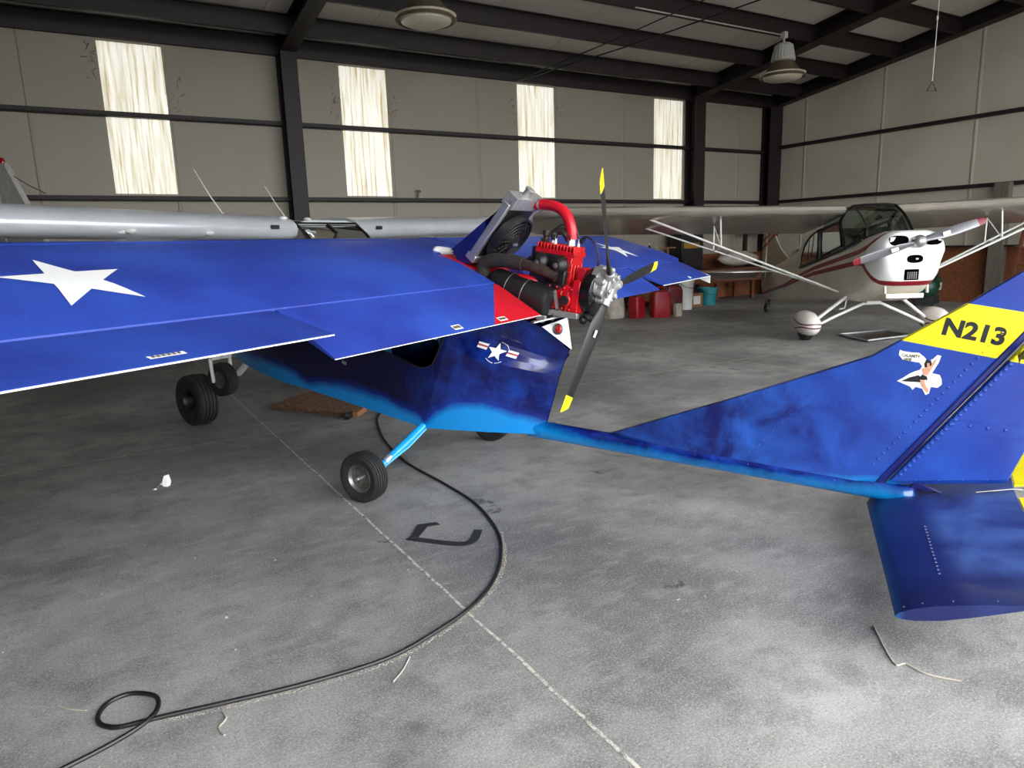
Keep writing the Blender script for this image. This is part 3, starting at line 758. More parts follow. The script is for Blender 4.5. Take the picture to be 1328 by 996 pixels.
art('sticker_hair', [[(0.58, 0.78), (0.62, 0.88), (0.72, 0.86), (0.74, 0.76), (0.68, 0.70), (0.60, 0.70)]], MT['decalblack'], 0.0035)
art('sticker_shorts', [[(0.50, 0.46), (0.56, 0.54), (0.66, 0.50), (0.68, 0.42), (0.58, 0.42)]], MT['decalblack'], 0.0035)
art('sticker_figure', [[(0.64, 0.80), (0.69, 0.80), (0.70, 0.72), (0.65, 0.70)], [(0.54, 0.68), (0.70, 0.70), (0.78, 0.86), (0.84, 0.92), (0.80, 0.80), (0.72, 0.62), (0.66, 0.52), (0.58, 0.54)], [(0.52, 0.42), (0.60, 0.42), (0.66, 0.28), (0.72, 0.20), (0.70, 0.12), (0.64, 0.18), (0.56, 0.30)]], MT['skin'], 0.0045)
for ln, (u0, v0) in (('CALAMITY', (0.09, 0.925)), ('JANE', (0.14, 0.84))):
    T = text_polys(ln, 0.105 if len(ln) > 4 else 0.10, 0.004)
    art('sticker_lettering', [[(u0 + x * 0.78, v0 + y * 0.85 - 0.05 * x) for x, y in q] for q in T], MT['lampbrown'], 0.0035, 0)
# stabilator
m = MB(); rings = []
airf = [(0.0, 0.0), (0.03, 0.42), (0.12, 0.8), (0.28, 1.0), (0.5, 0.8), (0.8, 0.3), (1.0, 0.03), (1.0, -0.03), (0.8, -0.3), (0.5, -0.8), (0.28, -1.0), (0.12, -0.8), (0.03, -0.42)]
def stab_ring(x, k=1.0):
    le = Vector((x, -2.852 - 0.147 * abs(x), 0.187 - 0.012 * abs(x))); te = Vector((x, -3.487 - 0.03 * abs(x), 0.352 - 0.012 * abs(x)))
    d = te - le; nn = Vector((0, -d.z, d.y)).normalized(); nn = nn if nn.z > 0 else -nn
    return [le + d * c + nn * (t * 0.032 * k) for c, t in airf]
for x in [-1.2, -1.195] + [-1.195 + 2.39 * k / 14 for k in range(1, 14)] + [1.195, 1.2]:
    rings.append(stab_ring(x, 0.9 if abs(x) > 1.198 else 1.0))
m.loft(rings, True, True)
for k in range(15):
    x = -0.45 - 0.035 * k; r = stab_ring(x); p = Vector(r[3]).lerp(Vector(r[4]), 0.35); m.dome(p, (0, -0.3, 1), 0.009)
for j in range(8):
    r = stab_ring(-1.17); 
    i = min(1 + j, 5); p = Vector(r[i]).lerp(Vector(r[i + 1]), 0.5); m.dome(p, (0, -0.25, 1), 0.006)
STB = m.build('stabilator', MT['stab'], TIT, 40)
m = MB()
for sg in (-1, 1):
    m.loft([[(x, y, z), (x, y - 0.1, z + 0.018), (x, y - 0.1, z + 0.012), (x, y, z - 0.012)] for x, y, z in ((sg * 0.10, -3.497, 0.352), (sg * 0.75, -3.517, 0.344))], True, True)
plabel(m.build('trim_tab', MT['yellow'], STB), 'yellow trim tabs')
MB().tube([(-0.05, -3.33, 0.335), (-0.02, -3.48, 0.365), (0.0, -3.52, 0.36)], 0.0035, 6).build('tab_pushrod', MT['rim'], STB)

# radiator, fan, fairing
RA, RBm = Vector((0, -0.50, 1.535)), Vector((0, -0.785, 1.855))
rd = (RBm - RA).normalized(); rn = Vector((0, -rd.z, rd.y))      # rn points aft and down... face normal
rn = rn if rn.y < 0 else -rn
rot = Matrix((Vector((1, 0, 0)), rd, Vector((1, 0, 0)).cross(rd))).transposed()
RC = (RA + RBm) / 2; RL = (RBm - RA).length
m = MB()
for x in (-0.175, 0.175): m.box(RC + Vector((x, 0, 0)), (0.035, RL, 0.052), rot)
m.box(RA + Vector((0, 0, 0)), (0.385, 0.05, 0.075), rot)
RAD = m.build('radiator', MT['alu'], TIT, bevel=0.006)
m = MB().box(RBm + rd * 0.02, (0.37, 0.085, 0.085), rot)
m.lathe([(0.03, 0), (0.03, 0.05), (0.034, 0.05), (0.034, 0.065)], RBm + rd * 0.05 + Vector((-0.02, 0, 0)), rd, 14)
m.lathe([(0.026, 0), (0.026, 0.07)], RBm + Vector((0.10, 0, 0)) + rn * 0.03, (0.25, -1, 0.12), 12)
m.build('header_tank', MT['alu_cast'], RAD, bevel=0.012)
MB().box(RC, (0.32, RL - 0.04, 0.05), rot).build('radiator_core', MT['black'], RAD)
m = MB(); fc = RC + rn * 0.075 - rd * 0.015
for r in (0.168, 0.14, 0.112, 0.084, 0.056, 0.032):
    m.tube([fc + rn * (0.028 - r * 0.06) + (Vector((1, 0, 0)) * cos(a) + rd * sin(a)) * r for a in [2 * pi * k / 28 for k in range(28)]], 0.0035, 6, loop=True)
for k in range(14):
    a = 2 * pi * k / 14; e = Vector((1, 0, 0)) * cos(a) + rd * sin(a); e2 = Vector((1, 0, 0)) * cos(a + 0.5) + rd * sin(a + 0.5)
    m.tube([fc + e * 0.03 + rn * 0.03, fc + e2 * 0.172 + rn * 0.012], 0.003, 5)
m.lathe([(0.178, -0.035), (0.178, 0.02), (0.168, 0.02), (0.168, -0.035)], fc, rn, 28)
m.lathe([(0.05, -0.02), (0.05, 0.035), (0.03, 0.04)], fc, rn, 18)
for k in range(7):
    a = 2 * pi * k / 7; e = Vector((1, 0, 0)) * cos(a) + rd * sin(a); tt = Vector((1, 0, 0)) * -sin(a) + rd * cos(a)
    m.prism([fc + e * 0.045 - tt * 0.012, fc + e * 0.162 - tt * 0.024, fc + e * 0.162 + tt * 0.036 - rn * 0.014, fc + e * 0.045 + tt * 0.022 - rn * 0.014], rn * 0.003)
m.build('cooling_fan', MT['black'], RAD)
m = MB().bar(RC + Vector((-0.10, 0, 0.12)) + rn * 0.055, RC + Vector((-0.05, 0, 0.0)) + rn * 0.075, 0.01, 0.006); m.box(fc + rn * 0.05, (0.05, 0.015, 0.01), rot)
m.build('fan_clip', MT['alu'], RAD)
m = MB(); t0 = [(-0.19, -0.36, 1.590), (-0.19, -0.632, 1.765), (-0.19, -0.588, 1.628), (-0.19, -0.50, 1.49), (-0.19, -0.40, 1.50)]
m.prism(t0, (0.004, 0, 0)); m.prism([(-x, y, z) for x, y, z in t0], (-0.004, 0, 0))
m.loft([[(-0.19, -0.34, 1.578), (0.19, -0.34, 1.578)], [(-0.19, -0.80, 1.868), (-0.02, -0.80, 1.868)], [(-0.19, -0.815, 1.858), (-0.02, -0.815, 1.858)], [(-0.19, -0.35, 1.562), (0.19, -0.35, 1.562)]], False, False)
for k in range(5):
    t = (k + 0.5) / 5; m.dome((-0.190, -0.37 - 0.255 * t, 1.578 + 0.165 * t), (-1, 0, 0), 0.008)
m.build('radiator_fairing', MT['navy'], TIT)

# engine
tl = Matrix.Rotation(radians(-10), 3, 'X')     # engine leans with the airplane
def E(x, y, z):                                   # engine axes: y forward along crank, z up the cylinders
    return Vector((0, -1.13, 1.27)) + tl @ Vector((x, y, z))
tl = Matrix.Rotation(radians(10), 3, 'X')
m = MB(); m.box(E(0, 0.02, 0.0), (0.22, 0.27, 0.15), tl).box(E(0, 0.03, -0.07), (0.17, 0.22, 0.05), tl).box(E(0, -0.07, 0.02), (0.25, 0.05, 0.2), tl).box(E(0, 0.13, 0.02), (0.24, 0.03, 0.17), tl)
for k in range(5): m.box(E(-0.112, -0.06 + 0.045 * k, -0.02), (0.016, 0.014, 0.12), tl)
for k in range(5):
    for zz in (0.06, -0.065): m.lathe([(0.010, 0), (0.010, 0.018)], E(-0.11, -0.09 + 0.05 * k, zz), (-1, 0, 0), 6)
for x in (-0.09, -0.03, 0.03, 0.09):
    for zz in (0.09, -0.05): m.lathe([(0.010, 0), (0.010, 0.016)], E(x, -0.095, zz), tl @ Vector((0, -1, 0)), 6)
m.lathe([(0.04, 0), (0.04, 0.025), (0.03, 0.03)], E(-0.11, -0.01, -0.01), (-1, 0, 0), 14)
m.box(E(-0.06, -0.10, 0.075), (0.06, 0.06, 0.09), tl)
ENG = m.build('engine', MT['engred'], TIT, bevel=0.006)
E0 = E
def E(x, y, z): return E0(x, y + 0.10, z - 0.045)      # the cylinders sit ahead of the crankcase centre
m = MB()
for y in (0.09, -0.04):
    m.box(E(0.0, y, 0.19), (0.17, 0.115, 0.20), tl)
    for k in range(4): m.box(E(0, y, 0.12 + 0.04 * k), (0.185, 0.122, 0.008), tl)
m.box(E(-0.01, -0.095, 0.17), (0.15, 0.02, 0.17), tl)
for k in range(3): m.box(E(-0.05 + 0.045 * k, -0.108, 0.17), (0.012, 0.012, 0.16), tl)
m.build('cylinder_block', MT['engred'], ENG, bevel=0.005)
m = MB().box(E(0, 0.025, 0.305), (0.17, 0.27, 0.03), tl)
for k in range(12): m.box(E(0, -0.098 + 0.0225 * k, 0.333), (0.165, 0.008, 0.04), tl)
m.box(E(0.05, 0.025, 0.335), (0.03, 0.27, 0.035), tl)
m.build('cylinder_head', MT['engred'], ENG, bevel=0.003)
m = MB()
for y in (0.10, -0.03):
    m.lathe([(0.058, 0), (0.058, 0.05), (0.045, 0.058), (0.03, 0.075), (0.0, 0.078)], E(-0.085, y, 0.235), (-1, 0, 0), 20)
m.box(E(-0.095, 0.04, 0.16), (0.06, 0.25, 0.10), tl).box(E(-0.09, 0.05, 0.26), (0.03, 0.22, 0.07), tl).ball(E(-0.1, 0.155, 0.22), 0.05).box(E(-0.02, 0.17, 0.26), (0.10, 0.05, 0.12), tl)
m.build('intake_manifold', MT['black'], ENG, bevel=0.01)
m = MB()
for y in (0.10, -0.03): MB().lathe([(0.016, 0.0), (0.016, 0.006), (0.008, 0.010)], E(-0.163, y, 0.235), (-1, 0, 0), 10).build('manifold_cap', MT['rim'], ENG)
m = MB()
for y, x in ((0.09, 0.0), (0.05, -0.04), (-0.03, 0.0), (-0.075, 0.03)):
    MB().lathe([(0.009, 0), (0.009, 0.025), (0.006, 0.027), (0.006, 0.05)], E(x, y, 0.345), tl @ Vector((0, 0, 1)), 8).build('spark_plug', MT['decalwhite'], ENG)
m = MB().lathe([(0.02, 0), (0.02, 0.05), (0.026, 0.052), (0.026, 0.085), (0.0, 0.09)], E(0.0, 0.14, 0.34), tl @ Vector((0, 0, 1)), 12)
m.box(E(-0.01, 0.14, 0.36), (0.05, 0.04, 0.03), tl)
m.build('thermostat_post', MT['brownmetal'], ENG, bevel=0.004)
def wire(*p, r=0.0055): MB().tube(smooth_path([E(*q) for q in p], 6), r, 6).build('ignition_wire', MT['black'], ENG)
wire((0.0, 0.09, 0.385), (0.0, 0.07, 0.44), (0.02, 0.0, 0.45), (0.05, -0.03, 0.41), (0.08, -0.02, 0.36))
wire((-0.04, 0.05, 0.385), (-0.05, 0.03, 0.43), (-0.03, -0.02, 0.42), (0.0, -0.03, 0.385))
wire((0.03, -0.075, 0.385), (0.03, -0.12, 0.42), (0.03, -0.19, 0.38), (0.04, -0.22, 0.28), (0.05, -0.19, 0.19), (0.05, -0.12, 0.16))
wire((0.0, 0.13, 0.40), (0.02, 0.05, 0.47), (0.06, -0.02, 0.46), (0.07, -0.05, 0.40))
wire((-0.09, -0.09, 0.06), (-0.13, -0.06, -0.05), (-0.12, 0.02, -0.11), (-0.08, 0.08, -0.1), r=0.007)
wire((-0.02, 0.10, 0.39), (-0.02, 0.08, 0.41), (0.04, 0.06, 0.42), (0.06, 0.02, 0.37), r=0.007)
MB().lathe([(0.012, 0), (0.012, 0.045)], E(0.03, -0.09, 0.375), tl @ Vector((0, -0.5, 1)), 8).build('plug_cap', MT['black'], ENG); MB().lathe([(0.012, 0), (0.012, 0.045)], E(0.0, 0.09, 0.37), tl @ Vector((0, 0, 1)), 8).build('plug_cap', MT['black'], ENG)
E = E0
MB().lathe([(0.030, 0), (0.030, 0.012), (0.018, 0.014), (0.0, 0.014)], E(-0.138, -0.01, -0.01), (-1, 0, 0), 16).build('crank_plug', MT['black'], ENG)
m = MB().box(E(-0.10, 0.10, 0.075), (0.05, 0.12, 0.06), tl).lathe([(0.034, 0), (0.034, 0.05), (0.028, 0.055)], E(-0.11, 0.13, 0.03), (-1, 0, 0), 16)
m.build('oil_pump', MT['black'], ENG, bevel=0.005)
m = MB().box(E(0.0, -0.06, 0.13), (0.11, 0.05, 0.12), tl)
for x in (-0.04, 0.04):
    for zz in (0.10, 0.17): m.lathe([(0.008, 0), (0.008, 0.012)], E(x, -0.085, zz), tl @ Vector((0, -1, 0)), 6)
m.build('rear_cover', MT['red'], ENG, bevel=0.003)
m = MB().tube(smooth_path([E(-0.05, -0.10, -0.06), E(-0.08, -0.16, -0.10), E(-0.02, -0.20, -0.13), E(0.04, -0.16, -0.12)], 5), 0.012, 8).ball(E(-0.06, -0.12, -0.12), 0.028)
m.build('starter_lead', MT['black'], ENG)
# reduction gearbox and starter ring
ax = tl @ Vector((0, -1, 0))
m = MB(); m.lathe([(0.06, 0), (0.145, 0.0), (0.15, 0.01), (0.15, 0.06), (0.14, 0.068), (0.05, 0.075)], E(0.0, -0.11, 0.055), ax, 32)
for k in range(16):
    a = 2 * pi * k / 16; m.lathe([(0.012, 0), (0.012, 0.07)], E(0.136 * cos(a), -0.108, 0.055 + 0.136 * sin(a)), ax, 6)
m.build('flywheel', MT['black_gloss'], ENG, bevel=0.002)
m = MB().bar(E(-0.04, -0.09, 0.09), E(-0.02, -0.13, 0.16), 0.05, 0.03); m.box(E(-0.02, -0.10, 0.08), (0.09, 0.04, 0.09), tl)
m.build('engine_lug', MT['engred'], ENG, bevel=0.004)
MB().lathe([(0.013, 0), (0.013, 0.05), (0.009, 0.055)], E(-0.02, -0.135, 0.16), tl @ Vector((0, -0.15, 1)), 10).build('lug_bolt', MT['alu'], ENG)
# expansion-chamber exhaust
m = MB(); m.tube(smooth_path([(-0.14, -1.09, 1.40), (-0.15, -1.02, 1.435), (-0.16, -0.93, 1.465), (-0.16, -0.85, 1.485)], 5), 0.034, 14)
m.build('exhaust_collector', MT['brownmetal'], ENG)
m = MB(); m.tube(smooth_path([(-0.16, -0.87, 1.484), (-0.16, -0.76, 1.502), (-0.155, -0.66, 1.508), (-0.15, -0.585, 1.492), (-0.145, -0.562, 1.44), (-0.14, -0.60, 1.385), (-0.14, -0.68, 1.365)], 6), 0.045, 16)
EXH = m.build('exhaust_pipe', MT['exhaust'], ENG)
m = MB(); a, b = Vector((-0.14, -0.63, 1.380)), Vector((-0.14, -1.06, 1.235)); dd = (b - a).normalized()
m.lathe([(0.04, -0.03), (0.07, 0.0), (0.092, 0.03), (0.095, 0.045), (0.095, 0.41), (0.088, 0.432), (0.06, 0.442), (0.0, 0.444)], a, dd, 28)
MUF = m.build('muffler', MT['black'], ENG, 30)
m = MB()
for t in (0.14, 0.26): m.lathe([(0.096, 0), (0.0965, 0.001), (0.0965, 0.004), (0.096, 0.005)], a + dd * t, dd, 28)
m.build('muffler_clamp', MT['alu'], MUF)
m = MB().bar(b + Vector((0.005, -0.012, 0.08)), b + Vector((0.02, -0.03, -0.085)), 0.022, 0.008).bar(b + Vector((0.012, -0.02, -0.04)), b + Vector((0.11, -0.03, -0.05)), 0.014, 0.010).bar(b + Vector((0.02, -0.03, -0.08)), b + Vector((0.12, -0.02, -0.085)), 0.016, 0.012)
m.build('muffler_bracket', MT['alu'], ENG)
m = MB().tube(smooth_path([(0.10, -0.83, 1.852), (0.09, -0.92, 1.845), (0.07, -1.0, 1.825), (0.05, -1.07, 1.775), (0.04, -1.105, 1.70), (0.04, -1.11, 1.62)], 6), 0.034, 16)
HOS = m.build('coolant_hose', MT['hose'], ENG)
MB().lathe([(0.036, 0), (0.037, 0.003), (0.037, 0.012), (0.036, 0.015)], (0.098, -0.855, 1.851), (-0.1, -1, -0.1), 16).build('hose_clamp', MT['alu'], HOS)
MB().tube([(0.04, -1.11, 1.625), (0.04, -1.11, 1.575)], 0.024, 12).build('hose_nipple', MT['alu'], ENG)
m = MB().tube(smooth_path([(-0.02, -1.02, 1.36), (-0.12, -0.85, 1.375), (-0.10, -0.66, 1.40), (0.0, -0.5, 1.50)], 6), 0.045, 14)
m.build('lower_coolant_hose', MT['hose'], ENG)
# propeller
PH, PT = Vector((0, -1.384, 1.328)), radians(13.66)
pup = Vector((0, -sin(PT), cos(PT))); paxis = Vector((0, -cos(PT), -sin(PT))); psp = Vector((1, 0, 0))
m = MB()
prf = []
m.lathe([(0.06, -0.105), (0.11, -0.105), (0.115, -0.095), (0.115, -0.06), (0.095, -0.052), (0.095, -0.04), (0.100, -0.03), (0.100, -0.012), (0.085, 0.0), (0.085, 0.02), (0.03, 0.024), (0.0, 0.024)], PH, paxis, 18, ph=0.3)
for k in range(9):
    a = 2 * pi * k / 9; m.lathe([(0.022, -0.105), (0.022, -0.008), (0.012, -0.002)], PH + (psp * cos(a) + pup * sin(a)) * 0.098, paxis, 10)
for k in range(6):
    a = 2 * pi * k / 6 + 0.2; c = PH + (psp * cos(a) + pup * sin(a)) * 0.07
    m.lathe([(0.018, 0), (0.018, 0.035), (0.009, 0.036), (0.009, 0.02)], c, paxis, 10)
for k in range(3):
    a = radians(-37.48) + k * 2 * pi / 3; e = pup * cos(a) + psp * sin(a)
    m.lathe([(0.035, 0.0), (0.035, 0.115), (0.03, 0.12)], PH, e, 12)
PRO = m.build('propeller', MT['alu_cast'], TIT, bevel=0.004)
def blade(k):
    a = radians(-37.48) + k * 2 * pi / 3; e = pup * cos(a) + psp * sin(a); t = psp * cos(a) - pup * sin(a)
    st = []
    for r, ch, th, pt in ((0.09, 0.050, 0.034, 40), (0.16, 0.062, 0.026, 36), (0.25, 0.096, 0.017, 28), (0.36, 0.102, 0.013, 21), (0.5, 0.095, 0.011, 16), (0.62, 0.088, 0.009, 13), (0.71, 0.082, 0.008, 12), (0.7101, 0.082, 0.008, 12), (0.80, 0.072, 0.007, 11)):
        c, s_ = cos(radians(pt)), sin(radians(pt)); cd = t * c - paxis * s_; nd = paxis * c + t * s_
        ring = []
        for j in range(12):
            q = 2 * pi * j / 12; sl = 0.022 if r > 0.75 else 0.0
            ring.append(PH + e * (r + sl * cos(q)) + cd * (ch * 0.5 * cos(q)) + nd * (th * 0.5 * sin(q)))
        st.append(ring)
    b = MB().loft(st[:7]).build('blade', MT['black'], PRO, 50)
    b2 = MB().loft(st[7:]).build('blade_tip', MT['yellow'], PRO, 50)
    plabel(b2, 'yellow painted blade tip')
for k in range(3): blade(k)
m = MB(); a = radians(202.5); e = pup * cos(a) + psp * sin(a); t = psp * cos(a) - pup * sin(a); c = PH + e * 0.30 + t * 0.005
m.box(c + paxis * 0.016 + t * 0.0, (0.016, 0.003, 0.045), Matrix((t * 0.87 - paxis * 0.5, paxis * 0.87 + t * 0.5, e)).transposed())
m.build('blade_label', MT['decalwhite'], PRO)

# wheels
def tyre(c, R, w, axis=(1, 0, 0), nm='wheel', par=None, rimR=0.55, grooves=True, rimmat=None):
    h = w / 2; g = R * 0.045
    p = [(R * rimR, -h * 0.75), (R * 0.72, -h * 0.98), (R * 0.86, -h), (R * 0.95, -h * 0.86)]
    if grooves:
        for x in (-0.7, -0.35, 0.0, 0.35, 0.7):
            p += [(R - R * 0.03 * abs(x), h * (x - 0.13)), (R - R * 0.03 * abs(x), h * (x + 0.05)), (R - g - R * 0.03 * abs(x), h * (x + 0.06)), (R - g - R * 0.03 * abs(x), h * (x + 0.12))]
    else: p += [(R, -h * 0.4), (R, h * 0.4)]
    p += [(R * 0.95, h * 0.88), (R * 0.86, h), (R * 0.72, h * 0.98), (R * rimR, h * 0.75), (R * rimR * 0.9, 0)]
    q = MB(); A = Vector(axis).normalized()
    q.lathe(p + [p[0]], c, A, 40, False)
    t = q.build(nm, MT['rubber'], par, 25)
    q = MB(); r0 = R * rimR
    q.lathe([(0.0, h * 0.25), (r0 * 0.3, h * 0.25), (r0 * 0.36, h * 0.05), (r0 * 0.80, h * 0.02), (r0 * 0.92, h * 0.5), (r0 * 1.04, h * 0.78), (r0 * 1.0, h * 0.82), (r0 * 0.86, h * 0.5), (r0 * 0.86, -h * 0.6), (r0 * 1.04, -h * 0.78), (r0 * 0.9, -h * 0.5), (r0 * 0.3, -h * 0.2), (0.0, -h * 0.25)], c, A, 32, False)
    u = Vector((0, 0, 1)); x = A.cross(u).normalized()
    for k in range(5):
        a = 2 * pi * k / 5; q.lathe([(r0 * 0.12, h * 0.02), (r0 * 0.12, h * 0.2)], Vector(c) + (u * cos(a) + x * sin(a)) * r0 * 0.58, A, 8)
        q.lathe([(r0 * 0.12, -h * 0.02), (r0 * 0.12, -h * 0.2)], Vector(c) + (u * cos(a) + x * sin(a)) * r0 * 0.58, A, 8)
    q.build('wheel_rim', rimmat or MT['rim'], t, 30)
    return t
for sg in (-1, 1):
    wc = (sg * 0.785, 0.0, 0.165)
    w = tyre(wc, 0.165, 0.115, (sg, 0.0, 0.0), 'main_wheel', TIT)
    MB().lathe([(0.012, 0.0), (0.012, 0.05), (0.009, 0.055)], (wc[0] + sg * 0.01, wc[1], wc[2]), (sg, 0, 0), 10).build('axle', MT['alu'], w)
    m = MB(); m.tube([(sg * 0.28, -0.115, 0.40), (sg * 0.42, -0.09, 0.325), (sg * 0.60, -0.045, 0.23), (sg * 0.70, -0.015, 0.18)], [0.034, 0.034, 0.03, 0.028], 12, flat=0.8)
    m.tube([(sg * 0.30, -0.15, 0.38), (sg * 0.45, -0.115, 0.29), (sg * 0.66, -0.05, 0.19)], 0.007, 6)
    m.box((sg * 0.70, -0.005, 0.17), (0.03, 0.07, 0.07))
    g = m.build('gear_leg', MT['cyan'], TIT, 40)
    MB().lathe([(0.031, 0), (0.031, 0.05)], (sg * 0.575, -0.05, 0.243), (sg * 0.87, 0.22, -0.45), 12).build('brake_clamp', MT['alu'], g)
nw = tyre((0, 2.33, 0.50), 0.152, 0.11, (1, 0, 0), 'nose_wheel', TIT, 0.5)
m = MB(); m.bar((-0.105, 2.33, 0.70), (0.105, 2.33, 0.70), 0.035, 0.03)
for x in (-0.10, 0.10): m.bar((x, 2.345, 0.70), (x, 2.33, 0.49), 0.018, 0.03); m.lathe([(0.016, 0), (0.016, 0.02)], (x - 0.01, 2.33, 0.50), (1, 0, 0), 10)
m.tube([(0, 2.33, 0.70), (0, 2.16, 0.86), (0, 2.0, 0.88)], 0.022, 10)
m.bar((0.08, 1.98, 0.73), (0.09, 2.24, 0.53), 0.06, 0.03)
m.build('nose_fork', MT['white'], TIT, bevel=0.004)

# ================================================================== WHITE TAILDRAGGER
TH2 = atan2(-(-0.463), -0.887)
CIT = thing('white_airplane', 'cream and white high-wing taildragger with maroon stripes and a silver propeller', 'airplane', (10.393, 6.466, 0), math.atan2(0.508, -0.862))
def rrect(w, zb, zt, y, r=0.35, n=5, wt=None):
    """rounded section, wt = half width at the top"""
    wt = wt or w; H = zt - zb; rr = min(r * min(w, H), w * 0.98, H * 0.49); pts = []
    for cx, cz, a0, ww in ((w - rr, zb + rr, -90, w), (wt - rr if wt > rr else 0.0, zt - rr, 0, wt), (-(wt - rr) if wt > rr else 0.0, zt - rr, 90, wt), (-(w - rr), zb + rr, 180, w)):
        for k in range(n + 1):
            a = radians(a0 + 90 * k / n); pts.append((cx + rr * cos(a), y, cz + rr * sin(a)))
    return pts
# lower body to the window sill, then turtle deck behind the cabin
def sillz(y): return 1.40 + (y + 0.13) * 0.235
m = MB()
m.loft([rrect(0.015, 0.36, 0.70, -4.05, 0.4), rrect(0.05, 0.31, 0.74, -3.95, 0.4), rrect(0.10, 0.30, 0.80, -3.7, 0.4), rrect(0.17, 0.31, 0.90, -3.25, 0.35), rrect(0.25, 0.34, 1.0, -2.7, 0.3), rrect(0.33, 0.41, 1.06, -2.0, 0.25), rrect(0.385, 0.46, 1.062, -1.57, 0.2),
        rrect(0.395, 0.53, 1.22, -0.9, 0.18), rrect(0.40, 0.59, 1.39, -0.13, 0.18), rrect(0.42, 0.60, 1.50, 0.25, 0.3), rrect(0.435, 0.62, 1.58, 0.45, 0.45), rrect(0.45, 0.66, 1.62, 0.62, 0.6)], True, False)
BOD = m.build('body', MT['stripes'], CIT, 40)
m = MB()
m.loft([rrect(0.45, 0.66, 1.62, 0.615, 0.6, 7), rrect(0.44, 0.72, 1.635, 0.75, 0.6, 7, 0.46), rrect(0.42, 0.80, 1.635, 0.90, 0.65, 7, 0.46), rrect(0.40, 0.86, 1.628, 0.985, 0.7, 7, 0.45), rrect(0.37, 0.90, 1.61, 1.03, 0.7, 7, 0.43), rrect(0.33, 0.95, 1.58, 1.055, 0.7, 7, 0.40), rrect(0.15, 1.1, 1.45, 1.065, 0.8, 7, 0.2)], True, True)
COW = m.build('cowling', MT['stripes'], CIT, 50)
# cowl openings: two eyebrow inlets, one landing light slot, the intake scoop
ct = bvh(COW)
def oval(cx, cz, w, h, n=20): return [(cx + w * cos(2 * pi * k / n) * (abs(cos(2 * pi * k / n)) ** -0.25 if abs(cos(2 * pi * k / n)) > 0.05 else 1) * 0.9, cz + h * sin(2 * pi * k / n) * (abs(sin(2 * pi * k / n)) ** -0.25 if abs(sin(2 * pi * k / n)) > 0.05 else 1) * 0.9) for k in range(n)]
def cowl_hole(nm, poly, m, dep=0.0, lift=0.004): return decal(nm, [poly], m, COW, lambda u, v: (u, 1.5, v), ct, (0, -1, 0), lift, 2)
for sg in (-1, 1):
    cowl_hole('air_inlet', oval(sg * 0.235, 1.497, 0.145, 0.078), MT['void'])
cowl_hole('light_slot', oval(0.0, 1.245, 0.125, 0.062), MT['void'])
MB().ball((-0.03, 1.045, 1.245), 0.032, 12, (1.2, 0.9, 0.8)).build('landing_light', MT['lampmetal'], COW)
m = MB(); m.box((0.03, 1.045, 1.03), (0.20, 0.06, 0.15)); m.build('intake_scoop', MT['void'], COW, bevel=0.01)
m = MB()
for k in range(5): m.box((-0.03 + 0.03 * k, 1.078, 1.02), (0.004, 0.006, 0.10))
for k in range(4): m.box((0.03, 1.078, 0.985 + 0.025 * k), (0.14, 0.006, 0.003))
m.build('scoop_grille', MT['rim'], COW)
m = MB(); m.loft([[(x, 0.90, 0.76), (x, 0.45, 0.70), (x, 0.45, 0.66), (x, 0.90, 0.69)] for x in (-0.27, -0.1, 0.1, 0.27)], True, True)
for sg in (-1, 1): m.bar((sg * 0.30, 0.90, 0.90), (sg * 0.30, 0.92, 0.76), 0.035, 0.03)
m.build('cowl_lip', MT['cream'], COW, bevel=0.008)
# turtle deck
m = MB(); rings = []
for y, w, zl, zt in ((-0.98, 0.37, 1.64, 1.72), (-1.22, 0.375, 1.58, 1.72), (-1.45, 0.38, 1.40, 1.68), (-1.57, 0.385, 1.06, 1.62), (-2.0, 0.31, 1.0, 1.42), (-2.45, 0.24, 0.98, 1.27), (-2.88, 0.19, 0.92, 1.165), (-3.35, 0.13, 0.8, 1.05), (-3.85, 0.06, 0.7, 0.92)):
    rings.append([(-w, y, zl), (-w, y, zl + (zt - zl) * 0.35), (-w * 0.86, y, zl + (zt - zl) * 0.75), (-w * 0.4, y, zt - 0.01), (w * 0.4, y, zt - 0.01), (w * 0.86, y, zl + (zt - zl) * 0.75), (w, y, zl + (zt - zl) * 0.35), (w, y, zl)])
m.loft(rings, False, False); m.build('turtle_deck', MT['cream'], CIT, 40)
# glazing
for sg in (-1, 1):
    X = sg * 0.392
    fr = MB()
    def frame(poly, r=0.017): fr.tube([Vector((X, y, z)) for y, z in poly], r, 6, loop=True)
    fw = [(-0.86, 1.68), (-0.34, 1.79), (-0.20, 1.43), (-0.82, 1.27)]
    rw = [(-0.97, 1.21), (-1.56, 1.07), (-1.53, 1.25), (-1.45, 1.42), (-1.34, 1.52), (-1.21, 1.60), (-0.98, 1.68)]
    frame(fw, 0.018); frame(rw, 0.016)
    fr.bar((X, -0.90, 1.2), (X, -0.93, 1.68), 0.03, 0.03).bar((X, -1.2, 1.13), (X, -1.12, 1.6), 0.012, 0.012).bar((X, -1.3, 1.12), (X, -1.28, 1.54), 0.012, 0.012)
    fr.bar((X, -0.10, 1.40), (X, -0.30, 1.80), 0.035, 0.03).bar((X, -0.28, 1.80), (X, -1.0, 1.67), 0.05, 0.03).bar((X, -0.1, 2.0), (X, -0.3, 1.8), 0.03, 0.03).bar((X, -0.08, 1.385), (X, -1.6, 1.05), 0.03, 0.025)
    fr.build('window_frame', MT['black'], CIT)
    for poly in (fw, rw):
        g = MB().sheet([(X, y, z) for y, z in poly]); g.build('side_window', MT['glass_clear'], CIT, fix=False)
m = MB()
